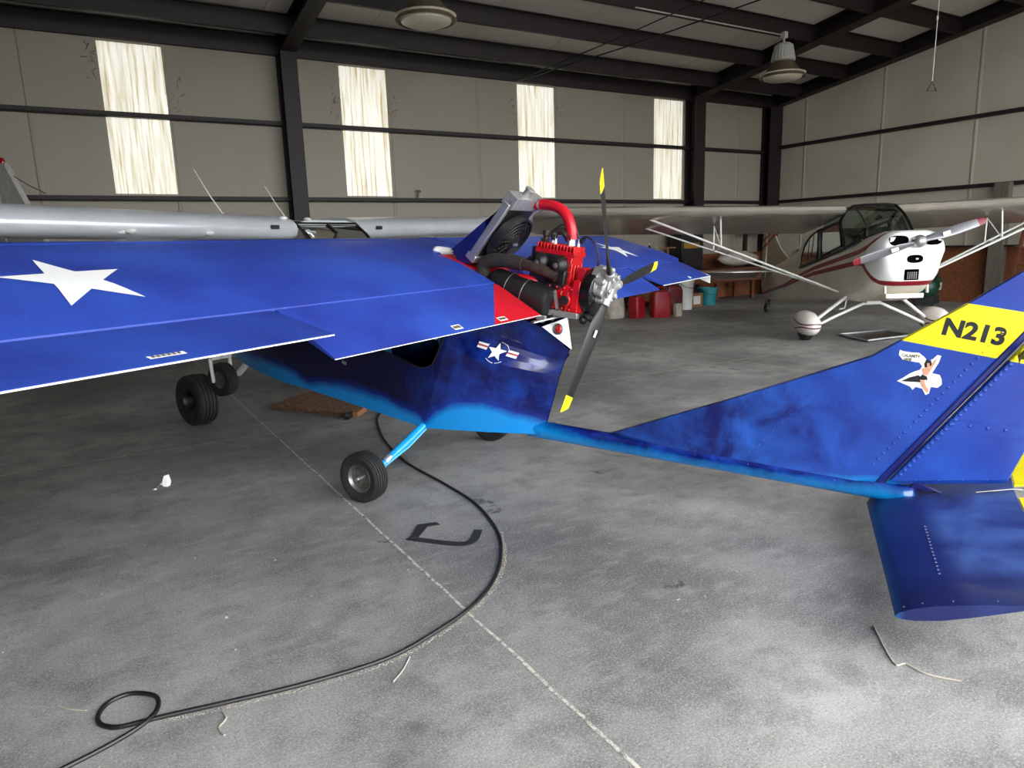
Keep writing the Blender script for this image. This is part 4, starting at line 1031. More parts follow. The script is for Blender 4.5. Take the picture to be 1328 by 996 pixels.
basel = [(0.395, -0.13, 1.39), (0.41, 0.25, 1.50), (0.33, 0.47, 1.575), (0.18, 0.56, 1.61), (0.0, 0.59, 1.62)]
topl = [(0.395, -0.28, 1.80), (0.40, -0.10, 1.96), (0.33, -0.07, 2.035), (0.18, -0.06, 2.05), (0.0, -0.055, 2.05)]
bl = basel + [(-x, y, z) for x, y, z in reversed(basel[:-1])]; tpl = topl + [(-x, y, z) for x, y, z in reversed(topl[:-1])]
rows = []
for k in range(7):
    t = k / 6; rows.append([Vector(a).lerp(Vector(b), t) + Vector((0, 0.05, 0.03)) * sin(pi * t) for a, b in zip(bl, tpl)])
m.loft(rows, False, False)
m.loft([tpl, [(x * 0.99, y - 0.55, z - 0.07) for x, y, z in tpl]], False, False)
m.build('windshield', MT['glass_green'], CIT, 50, fix=False)
m = MB().tube([Vector(p) for p in bl], 0.014, 6).tube([rows[k][2] for k in range(7)], 0.011, 6).tube([rows[k][6] for k in range(7)], 0.011, 6).tube([Vector(p) for p in tpl], 0.012, 6)
m.build('windshield_frame', MT['black'], CIT)
m = MB().box((0.0, 0.12, 1.43), (0.74, 0.04, 0.16)).box((0, -0.75, 1.05), (0.42, 0.4, 0.12)).box((0, -0.98, 1.32), (0.42, 0.09, 0.5)).box((0, -0.15, 1.05), (0.42, 0.3, 0.12))
m.build('cabin_seat', MT['black'], CIT, bevel=0.02)
# wing
def cit_wing(sg):
    m = MB(); rings = []
    pr = [(1.0, 0.012), (0.85, 0.035), (0.6, 0.075), (0.35, 0.098), (0.18, 0.088), (0.08, 0.065), (0.02, 0.035), (0.0, 0.0), (0.015, -0.022), (0.06, -0.032), (0.2, -0.034), (0.5, -0.03), (1.0, -0.006)]
    for x in (0.40, 0.9, 1.8, 2.7, 3.6, 4.5, 4.95, 5.12, 5.2):
        k = 1.0 if x < 4.9 else (0.97 if x < 5 else (0.88 if x < 5.15 else 0.7)); ch = 1.53
        z0 = 1.975 + 0.024 * (x - 0.4); ring = []
        for c, t in pr:
            cc = 0.5 + (c - 0.5) * k; y = -0.13 - ch * cc; z = z0 - 0.325 * cc + t * 1.55 * k
            ring.append((sg * x, y, z))
        rings.append(ring)
    m.loft(rings, True, True)
    w = m.build('wing', MT['greysilver'], CIT, 40)
    return w
for sg in (-1, 1):
    W = cit_wing(sg)
    root = (sg * 0.41, -0.25, 0.72)
    st = MB().tube([root, (sg * 3.35, -0.50, 1.93)], 0.030, 10, flat=0.6); st.tube([root, (sg * 3.35, -1.15, 1.83)], 0.024, 10, flat=0.6)
    st.build('wing_strut', MT['white'], CIT)
    j = MB(); a = Vector(root).lerp(Vector((sg * 3.35, -0.50, 1.93)), 0.62); b = Vector(root).lerp(Vector((sg * 3.35, -1.15, 1.83)), 0.62)
    j.tube([a, (a.x, a.y - 0.06, 1.90)], 0.012, 6).tube([b, (b.x, b.y, 1.80)], 0.011, 6).tube([a, b], 0.010, 6).tube([a, (b.x, b.y, 1.80)], 0.008, 6)
    j.build('jury_strut', MT['white'], CIT)
    m = MB().box((sg * 3.37, -0.50, 1.94), (0.12, 0.05, 0.04)).box((sg * 3.37, -1.15, 1.845), (0.12, 0.05, 0.04)).tube([(sg * 3.3, -0.52, 1.92), (sg * 3.28, -1.13, 1.82)], 0.008, 6)
    m.build('strut_fitting', MT['black'], CIT)
    # landing gear
    wc = Vector((sg * 1.0, 0.0, 0.17))
    m = MB().tube([(sg * 0.40, 0.02, 0.66), (sg * 0.92, 0.0, 0.26)], 0.036, 10, flat=0.7)
    m.build('gear_leg', MT['white'], CIT)
    m = MB().tube([(sg * 0.13, 0.03, 0.55), (sg * 0.55, 0.01, 0.36), (sg * 0.88, 0.0, 0.20)], 0.022, 10)
    m.build('gear_strut', MT['white'], CIT)
    tyre(wc, 0.17, 0.13, (sg, 0, 0), 'main_wheel', CIT, 0.5)
    m = MB(); rings = []
    for y, w_, h_, zc in ((0.36, 0.01, 0.01, 0.25), (0.335, 0.085, 0.09, 0.25), (0.26, 0.13, 0.155, 0.252), (0.13, 0.155, 0.195, 0.262), (-0.02, 0.155, 0.20, 0.268), (-0.18, 0.135, 0.175, 0.268), (-0.30, 0.085, 0.11, 0.256), (-0.42, 0.045, 0.06, 0.25), (-0.48, 0.008, 0.01, 0.246)):
        rings.append([(wc.x + w_ * cos(a), y, zc + (h_ if sin(a) > 0 else h_ * 0.92) * sin(a)) for a in [2 * pi * k / 18 for k in range(18)]])
    m.loft(rings); m.build('wheel_pant', MT['pant'], CIT, 60)
m = MB().tube([(-0.14, 0.03, 0.55), (0.14, 0.03, 0.55)], 0.026, 10).box((0, 0.03, 0.575), (0.22, 0.1, 0.05)); m.build('gear_yoke', MT['white'], CIT)
m = MB().tube([(0.36, -0.05, 0.62), (0.36, -0.1, 0.47), (0.44, -0.1, 0.46)], 0.012, 6); m.build('boarding_step', MT['white'], CIT)
# tail
q = MB(); fpoly = [(-2.85, 1.13), (-2.98, 1.19), (-3.32, 1.37), (-3.5, 1.52), (-3.62, 1.66), (-3.72, 1.86), (-3.84, 1.97), (-3.98, 1.98), (-4.0, 1.2), (-4.02, 0.62), (-3.6, 0.78)]
q = thick_panel([(y, z) for y, z in fpoly], 0.016, '', None); FN = q.build('tail_fin', MT['finstripes'], CIT, 30)
rpoly = [(-4.0, 1.97), (-4.1, 1.92), (-4.22, 1.5), (-4.25, 1.0), (-4.2, 0.55), (-4.12, 0.42), (-4.05, 0.42), (-4.03, 1.2)]
q = thick_panel(rpoly, 0.025, '', None); q.build('rudder', MT['finstripes'], CIT, 30)
q = MB().ball((-0.017, -3.50, 1.30), 0.035, 10, (0.05, 1, 1)); plabel(q.build('fin_emblem', MT['lampbrown'], FN), 'small brown emblem')
for sg in (-1, 1):
    q = MB().loft([[(sg * x, y0, z + 0.012), (sg * x, y1, z + 0.02), (sg * x, y1, z - 0.012), (sg * x, y0, z - 0.008)] for x, y0, y1, z in ((0.08, -3.45, -4.0, 0.90), (0.8, -3.50, -4.0, 0.90), (1.25, -3.62, -4.0, 0.90), (1.42, -3.8, -4.0, 0.90))], True, True)
    q.build('tailplane', MT['greysilver'], CIT)
    q = MB().loft([[(sg * x, -4.02, 0.905), (sg * x, y1, z1), (sg * x, y1, z1 - 0.012), (sg * x, -4.02, 0.885)] for x, y1, z1 in ((0.12, -4.35, 0.73), (0.9, -4.40, 0.72), (1.42, -4.2, 0.80))], True, True)
    q.build('elevator', MT['greysilver'], CIT)
tyre((0, -4.36, 0.10), 0.10, 0.06, (1, 0, 0), 'tail_wheel', CIT, 0.5, False)
m = MB().bar((0, -4.05, 0.36), (0, -4.31, 0.22), 0.05, 0.02).bar((0.045, -4.31, 0.23), (0.045, -4.36, 0.10), 0.012, 0.03).bar((-0.045, -4.31, 0.23), (-0.045, -4.36, 0.10), 0.012, 0.03).bar((-0.05, -4.31, 0.23), (0.05, -4.31, 0.23), 0.05, 0.02)
m.build('tail_spring', MT['black'], CIT)
# propeller, slightly off level
m = MB().lathe([(0.06, -0.06), (0.06, 0.0), (0.085, 0.005), (0.088, 0.05), (0.075, 0.09), (0.05, 0.118), (0.0, 0.13)], (0, 1.10, 1.48), (0, 1, 0.06), 24)
SPI = m.build('propeller', MT['alu'], CIT, 50)
pa = radians(-16.5)
for sg in (-1, 1):
    e = Vector((sg * cos(pa), 0, sg * sin(pa))); t = Vector((-sg * sin(pa), 0, sg * cos(pa))); f = Vector((0, 1, 0)); st = []
    for r, ch, th, pt in ((0.05, 0.06, 0.05, 50), (0.14, 0.085, 0.035, 42), (0.3, 0.125, 0.024, 32), (0.5, 0.13, 0.017, 24), (0.7, 0.118, 0.013, 19), (0.82, 0.105, 0.010, 17), (0.8201, 0.105, 0.010, 17), (0.90, 0.09, 0.008, 15), (0.925, 0.06, 0.005, 15)):
        c, s_ = cos(radians(pt)), sin(radians(pt)); cd = t * c + f * s_; nd = f * c - t * s_
        st.append([Vector((0, 1.13, 1.48)) + e * r + cd * (ch / 2 * cos(2 * pi * j / 12)) + nd * (th / 2 * sin(2 * pi * j / 12)) for j in range(12)])
    MB().loft(st[:6]).build('blade', MT['propgrey'], SPI, 50)
    plabel(MB().loft(st[6:]).build('blade_tip', MT['proptip'], SPI, 50), 'maroon painted blade tip')
    c = Vector((0, 1.13, 1.48)) + e * 0.36
    MB().box(c + f * 0.04, (0.10, 0.004, 0.05), Matrix((e, f, t)).transposed()).build('blade_label', MT['decalwhite'], SPI)
# fine fore-and-aft fit of the hull (glazing, hull and tail share it)
KEEP = ('wing', 'wing_strut', 'jury_strut', 'strut_fitting', 'gear_leg', 'gear_strut', 'main_wheel', 'wheel_pant', 'tail_wheel', 'tail_spring', 'boarding_step', 'gear_yoke')
def fit_y(y): return y * 1.1 - 0.03 if y < 0 else y * 1.05 - 0.03
def refit(o):
    for ch in o.children:
        if ch.name.split('.')[0] in KEEP: continue
        for v in ch.data.vertices: v.co.y = fit_y(v.co.y)
        ch.data.update(); refit(ch)
refit(CIT)
cbt = bvh(BOD)
decal('registration', text_polys('74198', 0.085, 0.003), MT['decalblack'], BOD, lambda u, v: (-0.8, -0.38 + 0.3 - (0.30 - u) - 0.0, 1.275 - 0.235 * (0.30 - u) * 1.0 + v), cbt, (1, 0, 0), 0.003, 0) if False else None

# ================================================================== SILVER HIGH-WING AIRPLANE BEHIND THE BLUE WING
SIL = thing('silver_airplane', 'silver high-wing airplane parked behind the blue wing with two whip antennas', 'airplane', (2.654, 8.646, 0), math.atan2(-0.463, -0.886))
def sil_wing(sg):
    m = MB(); rings = []
    pr = [(1.0, 0.01), (0.8, 0.04), (0.5, 0.085), (0.3, 0.10), (0.15, 0.088), (0.06, 0.06), (0.015, 0.03), (0.0, 0.0), (0.012, -0.035), (0.05, -0.06), (0.15, -0.075), (0.5, -0.055), (1.0, -0.008)]
    for x in (0.52, 1.2, 2.2, 3.2, 4.2, 4.9, 5.25, 5.38):
        ch = 1.55 if x < 2.5 else 1.55 - 0.14 * (x - 2.5); k = 1.0 if x < 5 else (0.85 if x < 5.3 else 0.4); z0 = 1.850 + 0.019 * x
        rings.append([(sg * x, 0.0 - 0.02 * (x - 0.5) - ch * (0.3 + (c - 0.3) * k), z0 + t * 1.75 * k - 0.02 * c) for c, t in pr])
    m.loft(rings, True, True)
    return m.build('wing', MT['silver'], SIL, 40)
SW = {sg: sil_wing(sg) for sg in (-1, 1)}
for x in (1.72, 2.55, 4.0):
    m = MB().ball((x, -0.14, 1.785 + 0.019 * x), 0.07, 12, (1.3, 1.2, 0.5)).ball((x - 0.06, -0.06, 1.785 + 0.019 * x), 0.05, 12, (1, 1.2, 0.6)); m.build('wing_fairing', MT['white'], SW[1])
m = MB()
for sg in (-1, 1): m.box((sg * 0.86, 0.012, 1.878), (0.11, 0.01, 0.045))
m.build('stall_vent', MT['black'], SW[1])
m = MB(); m.loft([rrect(0.04, 0.75, 1.1, -5.2, 0.4), rrect(0.2, 0.62, 1.2, -3.6, 0.4), rrect(0.42, 0.48, 1.45, -1.9, 0.3), rrect(0.52, 0.42, 1.45, -0.6, 0.25), rrect(0.52, 0.42, 1.42, 0.3, 0.25), rrect(0.50, 0.48, 1.30, 0.8, 0.35), rrect(0.42, 0.55, 1.25, 1.45, 0.5), rrect(0.3, 0.68, 1.15, 1.6, 0.6)], True, True)
m.build('body', MT['silver'], SIL, 40)
m = MB(); m.loft([[(-0.5, 0.45, 1.42), (0.5, 0.45, 1.42)], [(-0.5, 0.10, 1.80), (0.5, 0.10, 1.80)], [(-0.48, -0.08, 1.925), (0.48, -0.08, 1.925)]], False, False); m.build('windshield', MT['glass_clear'], SIL, fix=False)
m = MB(); m.loft([[(-0.52, -0.06, 1.925), (-0.3, -0.05, 1.965), (0.3, -0.05, 1.965), (0.52, -0.06, 1.925), (0.52, -0.06, 1.90), (-0.52, -0.06, 1.90)], [(-0.52, -0.7, 1.94), (-0.3, -0.7, 1.99), (0.3, -0.7, 1.99), (0.52, -0.7, 1.94), (0.52, -0.7, 1.80), (-0.52, -0.7, 1.80)], [(-0.5, -1.7, 1.86), (-0.3, -1.7, 1.88), (0.3, -1.7, 1.88), (0.5, -1.7, 1.86), (0.5, -1.7, 1.5), (-0.5, -1.7, 1.5)], [(-0.25, -3.3, 1.25), (-0.15, -3.3, 1.27), (0.15, -3.3, 1.27), (0.25, -3.3, 1.25), (0.25, -3.3, 1.0), (-0.25, -3.3, 1.0)]], True, True)
m.build('cabin_roof', MT['silver'], SIL, 40)
m = MB().tube([(-0.5, 0.08, 1.81), (-0.5, -0.07, 1.93), (0.5, -0.07, 1.93), (0.5, 0.08, 1.81)], 0.02, 8).bar((0, 0.09, 1.80), (0, -0.07, 1.93), 0.03, 0.03)
for sg in (-1, 1): m.bar((sg * 0.5, 0.44, 1.42), (sg * 0.5, 0.08, 1.81), 0.04, 0.03).bar((sg * 0.5, -0.5, 1.4), (sg * 0.5, -0.5, 1.85), 0.04, 0.04)
m.build('cabin_frame', MT['screen'], SIL)
m = MB().ball((0.0, -0.4, 1.99), 0.05, 10, (1, 1, 0.5)).ball((0.62, -0.12, 1.985), 0.04, 10, (1.3, 1, 0.6)); m.build('roof_beacon', MT['white'], SIL)
MB().lathe([(0.03, 0), (0.03, 0.05), (0.016, 0.055), (0.016, 0.12)], (0.45, 0.04, 1.83), (-0.7, 0.6, -0.1), 10).build('air_vent', MT['alu'], SIL)
for x, y, z, q in ((1.25, -0.35, 2.03, 1.4), (0.36, -0.35, 1.98, 1.15)):
    m = MB().tube([(x, y, z), (x, y - 0.13 * q, z + 0.14 * q), (x, y - 0.30 * q, z + 0.36 * q)], [0.008, 0.006, 0.004], 6); m.lathe([(0.018, 0), (0.014, 0.015)], (x, y, z - 0.005), (0, 0, 1), 8)
    m.build('antenna', MT['decalwhite'], SIL)
for sg in (-1, 1):
    MB().tube([(sg * 0.5, -0.3, 0.6), (sg * 2.6, -0.35, 1.86)], 0.03, 8).build('wing_strut', MT['silver'], SIL)
    MB().tube([(sg * 0.35, 0.2, 0.6), (sg * 0.53, 0.2, 0.22)], 0.03, 8).build('gear_leg', MT['silver'], SIL)
    tyre((sg * 0.60, 0.2, 0.2), 0.2, 0.14, (sg, 0, 0), 'main_wheel', SIL)
tyre((0, 1.0, 0.18), 0.18, 0.12, (1, 0, 0), 'nose_wheel', SIL)
MB().tube([(0, 1.0, 0.36), (0, 0.95, 0.6)], 0.03, 8).bar((0.08, 1.0, 0.38), (0.08, 1.0, 0.18), 0.02, 0.03).bar((-0.08, 1.0, 0.38), (-0.08, 1.0, 0.18), 0.02, 0.03).bar((-0.09, 1.0, 0.38), (0.09, 1.0, 0.38), 0.03, 0.03).build('nose_fork', MT['alu'], SIL)
q = thick_panel([(-4.2, 1.1), (-4.9, 1.55), (-5.2, 1.55), (-5.3, 1.0)], 0.03, '', None); q.build('tail_fin', MT['silver'], SIL)
q = MB().loft([[(x, -4.5, 1.12), (x, -5.2, 1.12), (x, -5.2, 1.10), (x, -4.5, 1.08)] for x in (-1.4, 1.4)], True, True); q.build('tailplane', MT['silver'], SIL)

# ================================================================== GREY AIRPLANE, ONLY ITS TAIL RISING BEHIND
GRY = thing('grey_airplane', 'grey airplane tail with a red beacon rising behind the silver wing', 'airplane', (-0.72, 12.0, 0), radians(216.9))
q = thick_panel([(0.95, 1.15), (0.33, 2.35), (0.02, 2.90), (-0.12, 2.90), (-0.22, 1.15)], 0.04, '', None); GF = q.build('tail_fin', MT['lampmetal'], GRY)
q = thick_panel([(-0.24, 1.1), (-0.14, 2.86), (-0.42, 2.82), (-0.65, 1.1)], 0.035, '', None); q.build('rudder', MT['lampmetal'], GRY)
MB().lathe([(0.03, 0), (0.034, 0.03), (0.02, 0.075), (0.0, 0.08)], (0, -0.06, 2.895), (0, 0, 1), 12).build('beacon', MT['redlens'], GF)
m = MB().tube([(0, 0.12, 2.72), (0, 0.4, 2.58), (0, 0.7, 2.46)], 0.006, 6); m.build('antenna_wire', MT['black'], GF)
m = MB(); m.loft([rrect(0.06, 0.85, 1.2, -0.1, 0.4), rrect(0.14, 0.8, 1.3, 0.8, 0.4), rrect(0.3, 0.75, 1.4, 2.2, 0.4), rrect(0.34, 0.75, 1.45, 2.7, 0.4)], True, True); m.build('body', MT['lampmetal'], GRY, 40)
q = MB().loft([[(x, 0.6, 1.25), (x, -0.1, 1.25), (x, -0.1, 1.23), (x, 0.6, 1.20)] for x in (-1.2, 1.2)], True, True); q.build('tailplane', MT['lampmetal'], GRY)
MB().tube([(0.0, 0.2, 0.82), (0, 0.1, 0.09)], 0.03, 8).box((0, 0.1, 0.05), (0.3, 0.3, 0.1)).build('tail_stand', MT['black'], GRY)

# ================================================================== LOOSE THINGS ON THE FLOOR
bw = tyre((0, 0, 0.245), 0.245, 0.20, (-0.93, -0.36, 0), 'airplane_wheel', None, 0.42, True, MT['black'])
bw.location = (0.744 + 0.03, 7.17, 0); tag(bw, 'large black wheel standing on the floor behind the left blue wing', 'wheel')

# black cord snaking with one loop
cp = [(2.95, 7.0), (2.60, 6.75), (2.27, 6.36), (2.08, 5.8), (1.969, 5.296), (1.91, 4.753), (1.933, 4.201), (1.928, 3.722), (1.828, 3.276), (1.693, 3.001), (1.51, 2.762), (1.296, 2.597), (1.057, 2.492), (0.829, 2.431), (0.528, 2.447), (0.261, 2.494), (0.06, 2.535),
      (-0.03, 2.55), (-0.10, 2.565), (-0.145, 2.61), (-0.155, 2.67), (-0.123, 2.735), (-0.06, 2.755), (0.0, 2.72), (0.034, 2.645), (0.02, 2.56), (-0.06, 2.49), (-0.24, 2.438), (-0.5, 2.38), (-0.9, 2.3)]
zs = [0.009] * len(cp)
for k in (24, 25, 26): zs[k] = 0.02
cord = MB().tube(smooth_path([(x, y, z) for (x, y), z in zip(cp, zs)], 6), 0.0085, 8).build('air_hose', MT['black'])
tag(cord, 'long black hose curving over the concrete with one small loop', 'hose')

# strand board panel on casters under the airplane
ba, bb, bc = Vector((1.498, 7.425)), Vector((1.984, 7.859)), Vector((2.224, 6.634)); 
BRD = thing('wooden_board', 'weathered strand board panel lying flat on the floor under the blue fuselage', 'board', (1.93, 7.15, 0), 0)
P = [(1.50, 7.43), (2.02, 7.88), (2.62, 7.22), (2.05, 6.50)]
m = MB().prism([(x - 1.93, y - 7.15, 0.0) for x, y in P], (0, 0, 0.045)); m.build('panel', MT['wood'], BRD, bevel=0.004)
bk = MB().prism([(0.13, -0.64, 0.0), (0.30, -0.42, 0.0), (0.345, -0.455, 0.0), (0.175, -0.675, 0.0)], (0, 0, 0.05)); plabel(bk.build('edge_strip', MT['card'], BRD), 'pale edging strip')
m = MB().box((0.085, -0.67, 0.03), (0.10, 0.05, 0.06), Matrix.Rotation(0.9, 3, 'Z')); m.lathe([(0.02, 0), (0.02, 0.03)], (0.05, -0.70, 0.03), (0, 0, 1), 10); m.build('corner_bracket', MT['black'], BRD, bevel=0.004)

# black rubber strap left on the concrete
pts = [(1.372, 3.49), (1.395, 3.455), (1.47, 3.36), (1.55, 3.27), (1.61, 3.235), (1.67, 3.26), (1.75, 3.36)]
m = MB(); sp = [p for p in smooth_path([(x, y, 0) for x, y in pts], 5)]
rings = []
for i, p in enumerate(sp):
    t = (sp[min(i + 1, len(sp) - 1)] - sp[max(i - 1, 0)]).normalized(); s_ = Vector((-t.y, t.x, 0)) * 0.024
    rings.append([p - s_ + Vector((0, 0, 0.001)), p + s_ + Vector((0, 0, 0.001)), p + s_ + Vector((0, 0, 0.005)), p - s_ + Vector((0, 0, 0.005))])
m.loft(rings); m.prism([(1.372, 3.47, 0.001), (1.42, 3.46, 0.001), (1.53, 3.575, 0.001), (1.60, 3.56, 0.001), (1.595, 3.60, 0.001), (1.49, 3.63, 0.001)], (0, 0, 0.006))
st = m.build('rubber_strap', MT['rubber']); tag(st, 'flattened black rubber strap bent in a U on the concrete', 'strap')
# crumpled paper scraps, each on its own
def scrap(nm, x, y, s, label, mt, seed, tall=0.6, grp=None):
    rnd = random.Random(seed); m = MB(); V = []; n = 9
    for i in range(4):
        for k in range(n):
            a = 2 * pi * k / n; r = s * (1 - i * 0.26) * rnd.uniform(0.55, 1.0); V.append((x + r * cos(a), y + r * sin(a) * 0.6, max(0.001, s * tall * i / 3 * rnd.uniform(0.6, 1.1))))
    m.loft([V[i * n:(i + 1) * n] for i in range(4)]); o = m.build(nm, mt, None, 10); tag(o, label, 'litter', grp); return o
m = MB(); px, py = 0.30, 5.33
m.loft([[(px + dx * 0.9, py + dy, z), (px + dx * 0.9 + 0.003, py + dy + 0.002, z)] for dx, dy, z in ((-0.055, 0.0, 0.004), (-0.03, 0.01, 0.022), (-0.005, 0.0, 0.012), (0.012, 0.005, 0.05), (0.018, 0.0, 0.085))], False, False)
rg = []
for t, z in ((0, 0.002), (0.35, 0.03), (0.7, 0.062), (1.0, 0.082)):
    w = 0.03 * (1 - 0.75 * abs(t - 0.35)); rg.append([(px + 0.012 + 0.006 * t - w, py - 0.006 * t, z), (px + 0.012 + 0.008 * t, py - 0.02 * (1 - t), z * 0.96), (px + 0.012 + 0.006 * t + w, py + 0.012 * t, z)])
m.loft(rg, False, False); m.loft([[(px - 0.06, py - 0.012, 0.003), (px - 0.045, py + 0.014, 0.008)], [(px - 0.03, py - 0.014, 0.024), (px - 0.02, py + 0.012, 0.03)], [(px + 0.01, py - 0.02, 0.003), (px + 0.014, py + 0.012, 0.01)]], False, False)
o = m.build('paper_scrap', MT['decalwhite'], None, 20, fix=False); tag(o, 'crumpled white paper scrap standing up on the floor left of the tyre', 'litter')
scrap('paper_scrap', 0.235, 5.30, 0.018, 'tiny white crumb beside the crumpled paper scrap', MT['decalwhite'], 4)
scrap('paper_scrap', -0.02, 3.95, 0.035, 'flat grey torn scrap on the floor above the hose loop', MT['cloth'], 5, 0.1)
scrap('paper_scrap', 0.35, 3.15, 0.014, 'small pale scrap on open floor between hose loop and joint', MT['cloth'], 6)
def straw(nm, pts, label, r=0.004, mt='cloth'):
    o = MB().tube(smooth_path([(x, y, r) for x, y in pts], 4), r, 6).build(nm, MT[mt]); tag(o, label, 'litter')
straw('dry_twig', [(0.21, 2.32), (0.20, 2.37), (0.23, 2.41), (0.225, 2.46)], 'bent pale twig on the concrete below the hose', 0.004)
straw('dry_twig', [(2.53, 1.13), (2.47, 1.22), (2.47, 1.30), (2.44, 1.33), (2.62, 1.52)], 'crooked pale twig on the concrete below the blue tailplane', 0.004)
straw('dry_twig', [(0.80, 2.28), (0.86, 2.33), (0.92, 2.40)], 'short pale straw lying beside the hose', 0.003)
straw('dry_twig', [(-0.28, 2.83), (-0.24, 2.78), (-0.19, 2.74)], 'grey straw poking at the hose loop', 0.003)
# sawdust drifted along the hose
m = MB(); rnd = random.Random(11); sp = smooth_path([(x, y, 0) for x, y in cp[8:17]], 20)
for i, p in enumerate(sp):
    for q in range(5):
        t = (sp[min(i + 1, len(sp) - 1)] - sp[max(i - 1, 0)]).normalized(); n_ = Vector((t.y, -t.x, 0))
        if n_.y > 0 and False: n_ = -n_
        d = -rnd.uniform(0.008, 0.030); c = p + n_ * d + t * rnd.uniform(-0.01, 0.01); s_ = rnd.uniform(0.0012, 0.003)
        m.box((c.x, c.y, s_ * 0.5), (s_ * 2, s_, s_), Matrix.Rotation(rnd.uniform(0, 3), 3, 'Z'))
o = m.build('sawdust', MT['cloth']); o['kind'] = 'stuff'; tag(o, 'pale sawdust drifted along the edge of the black hose', 'sawdust')
m = MB(); rnd = random.Random(12)
for k in range(260):
    x, y = rnd.uniform(-0.6, 4.5), rnd.uniform(1.2, 6.5); s_ = rnd.uniform(0.002, 0.006)
    m.box((x, y, s_ * 0.3), (s_ * rnd.uniform(1, 3), s_, s_ * 0.6), Matrix.Rotation(rnd.uniform(0, 3), 3, 'Z'))
o = m.build('floor_grit', MT['cloth']); o['kind'] = 'stuff'; tag(o, 'loose pale grit scattered over the concrete floor', 'grit')

# drip tray below the white airplane
TRY = thing('drip_tray', 'shallow black drip tray with a metal rim under the white airplane', 'tray', (10.45, 6.45, 0), 0)
P = [(10.30, 6.90), (11.25, 6.72), (11.0, 6.10), (9.95, 6.20)]
MB().prism([(x - 10.45, y - 6.45, 0.004) for x, y in P], (0, 0, 0.012)).build('tray_base', MT['black_gloss'], TRY)
MB().tube([(x - 10.45, y - 6.45, 0.03) for x, y in P], 0.016, 8, loop=True).build('tray_rim', MT['alu'], TRY)

# ================================================================== OVERHEAD
def highbay(x, y, ztop, zrim, label):
    T = thing('highbay_lamp', label, 'lamp', (x, y, zrim), 0, 'high bay lamps under the roof')
    k = 1.0
    MB().lathe([(0.20, 0.28), (0.25, 0.22), (0.33, 0.12), (0.43, 0.02), (0.46, -0.01), (0.44, -0.03), (0.40, 0.0), (0.3, 0.1), (0.19, 0.26)], (0, 0, 0.06), (0, 0, 1), 36, False).build('reflector', MT['lampbrown'], T, 30)
    MB().lathe([(0.455, 0.05), (0.40, 0.02), (0.37, -0.04), (0.30, -0.07), (0.15, -0.085), (0.0, -0.09)], (0, 0, 0.06), (0, 0, 1), 36, False).build('lens', MT['lampglass'], T, 40)
    h = MB(); h.lathe([(0.20, 0.34), (0.235, 0.36), (0.225, 0.42), (0.17, 0.66), (0.12, 0.70), (0.04, 0.71)], (0, 0, 0), (0, 0, 1), 36)
    for q in range(24):
        a = 2 * pi * q / 24; h.bar((0.232 * cos(a), 0.232 * sin(a), 0.38), (0.172 * cos(a), 0.172 * sin(a), 0.66), 0.012, 0.02)
    h.build('ballast_housing', MT['lampmetal'], T, 30)
    MB().tube([(0, 0, 0.7), (0, 0, ztop - zrim)], 0.02, 8).box((0, 0, ztop - zrim - 0.04), (0.1, 0.1, 0.12)).build('stem', MT['lampmetal'], T)
highbay(12.85, 10.25, under(10.25) + 0.02, 4.78, 'high bay lamp hanging above the white airplane, its long stem in view')
highbay(4.85, 10.3, under(10.3) + 0.02, 4.88, 'high bay lamp cut by the top of the photo above the blue wing')
cd = MB().tube([(8.9, 10.27, under(10.27) - 0.012), (12.85, 10.27, under(10.27) - 0.012)], 0.012, 6).build('conduit', MT['lampmetal']); struct(cd)
PCH = thing('pull_cord', 'thin pull cord with a triangular handle hanging from the roof', 'cord', (10.81, 6.03, 3.6))
MB().tube([(0, 0, 0.13), (0.01, 0, 1.3), (0, 0, deck(6.03) - 3.6)], 0.006, 6).lathe([(0.015, 0), (0.015, 0.05)], (0.0, 0, 0.95), (0, 0, 1), 8).build('cord', MT['lampmetal'], PCH)
MB().tube([(0, 0, 0.13), (0.05, -0.04, 0), (-0.05, 0.04, 0)], 0.008, 6, loop=True).build('handle', MT['black'], PCH)
# spray bottle standing on the lower girt
SPB = thing('spray_bottle', 'spray bottle standing on the lower wall girt between two skylights', 'bottle', (6.215, 13.93, 2.552))
MB().lathe([(0.055, 0), (0.06, 0.01), (0.06, 0.10), (0.05, 0.13), (0.022, 0.16), (0.022, 0.18), (0.0, 0.18)], (0, 0, 0), (0, 0, 1), 18).build('flask', MT['cloth'], SPB)
MB().box((-0.01, 0, 0.205), (0.05, 0.035, 0.05)).box((-0.05, 0, 0.215), (0.06, 0.028, 0.025)).bar((-0.04, 0, 0.20), (-0.055, 0, 0.15), 0.012, 0.012).build('trigger_head', MT['black'], SPB)

# ================================================================== CLUTTER ALONG THE BACK AND RIGHT WALLS
BEN = thing('workbench', 'long low brown wooden workbench along the back wall', 'workbench', (14.6, 13.25, 0))
MB().box((0, 0, 0.80), (4.2, 0.75, 0.06)).build('bench_top', MT['benchwood'], BEN, bevel=0.006)
MB().box((0, -0.33, 0.60), (4.1, 0.04, 0.22)).build('front_rail', MT['benchwood'], BEN)
for x in (-1.95, -0.6, 0.75, 1.95):
    for y in (-0.30, 0.30): MB().box((x, y, 0.385), (0.09, 0.09, 0.77)).build('leg', MT['benchwood'], BEN)
SHF = thing('storage_shelf', 'dark brown open shelf at the left end of the workbench', 'shelf', (11.55, 13.4, 0))
for z in (0.12, 0.62, 1.18): MB().box((0, 0, z), (1.7, 0.5, 0.035)).build('shelf_board', MT['benchwood'], SHF)
for x in (-0.82, 0.82): MB().box((x, 0, 0.61), (0.04, 0.5, 1.20)).build('side_panel', MT['benchwood'], SHF)
rnd = random.Random(5)
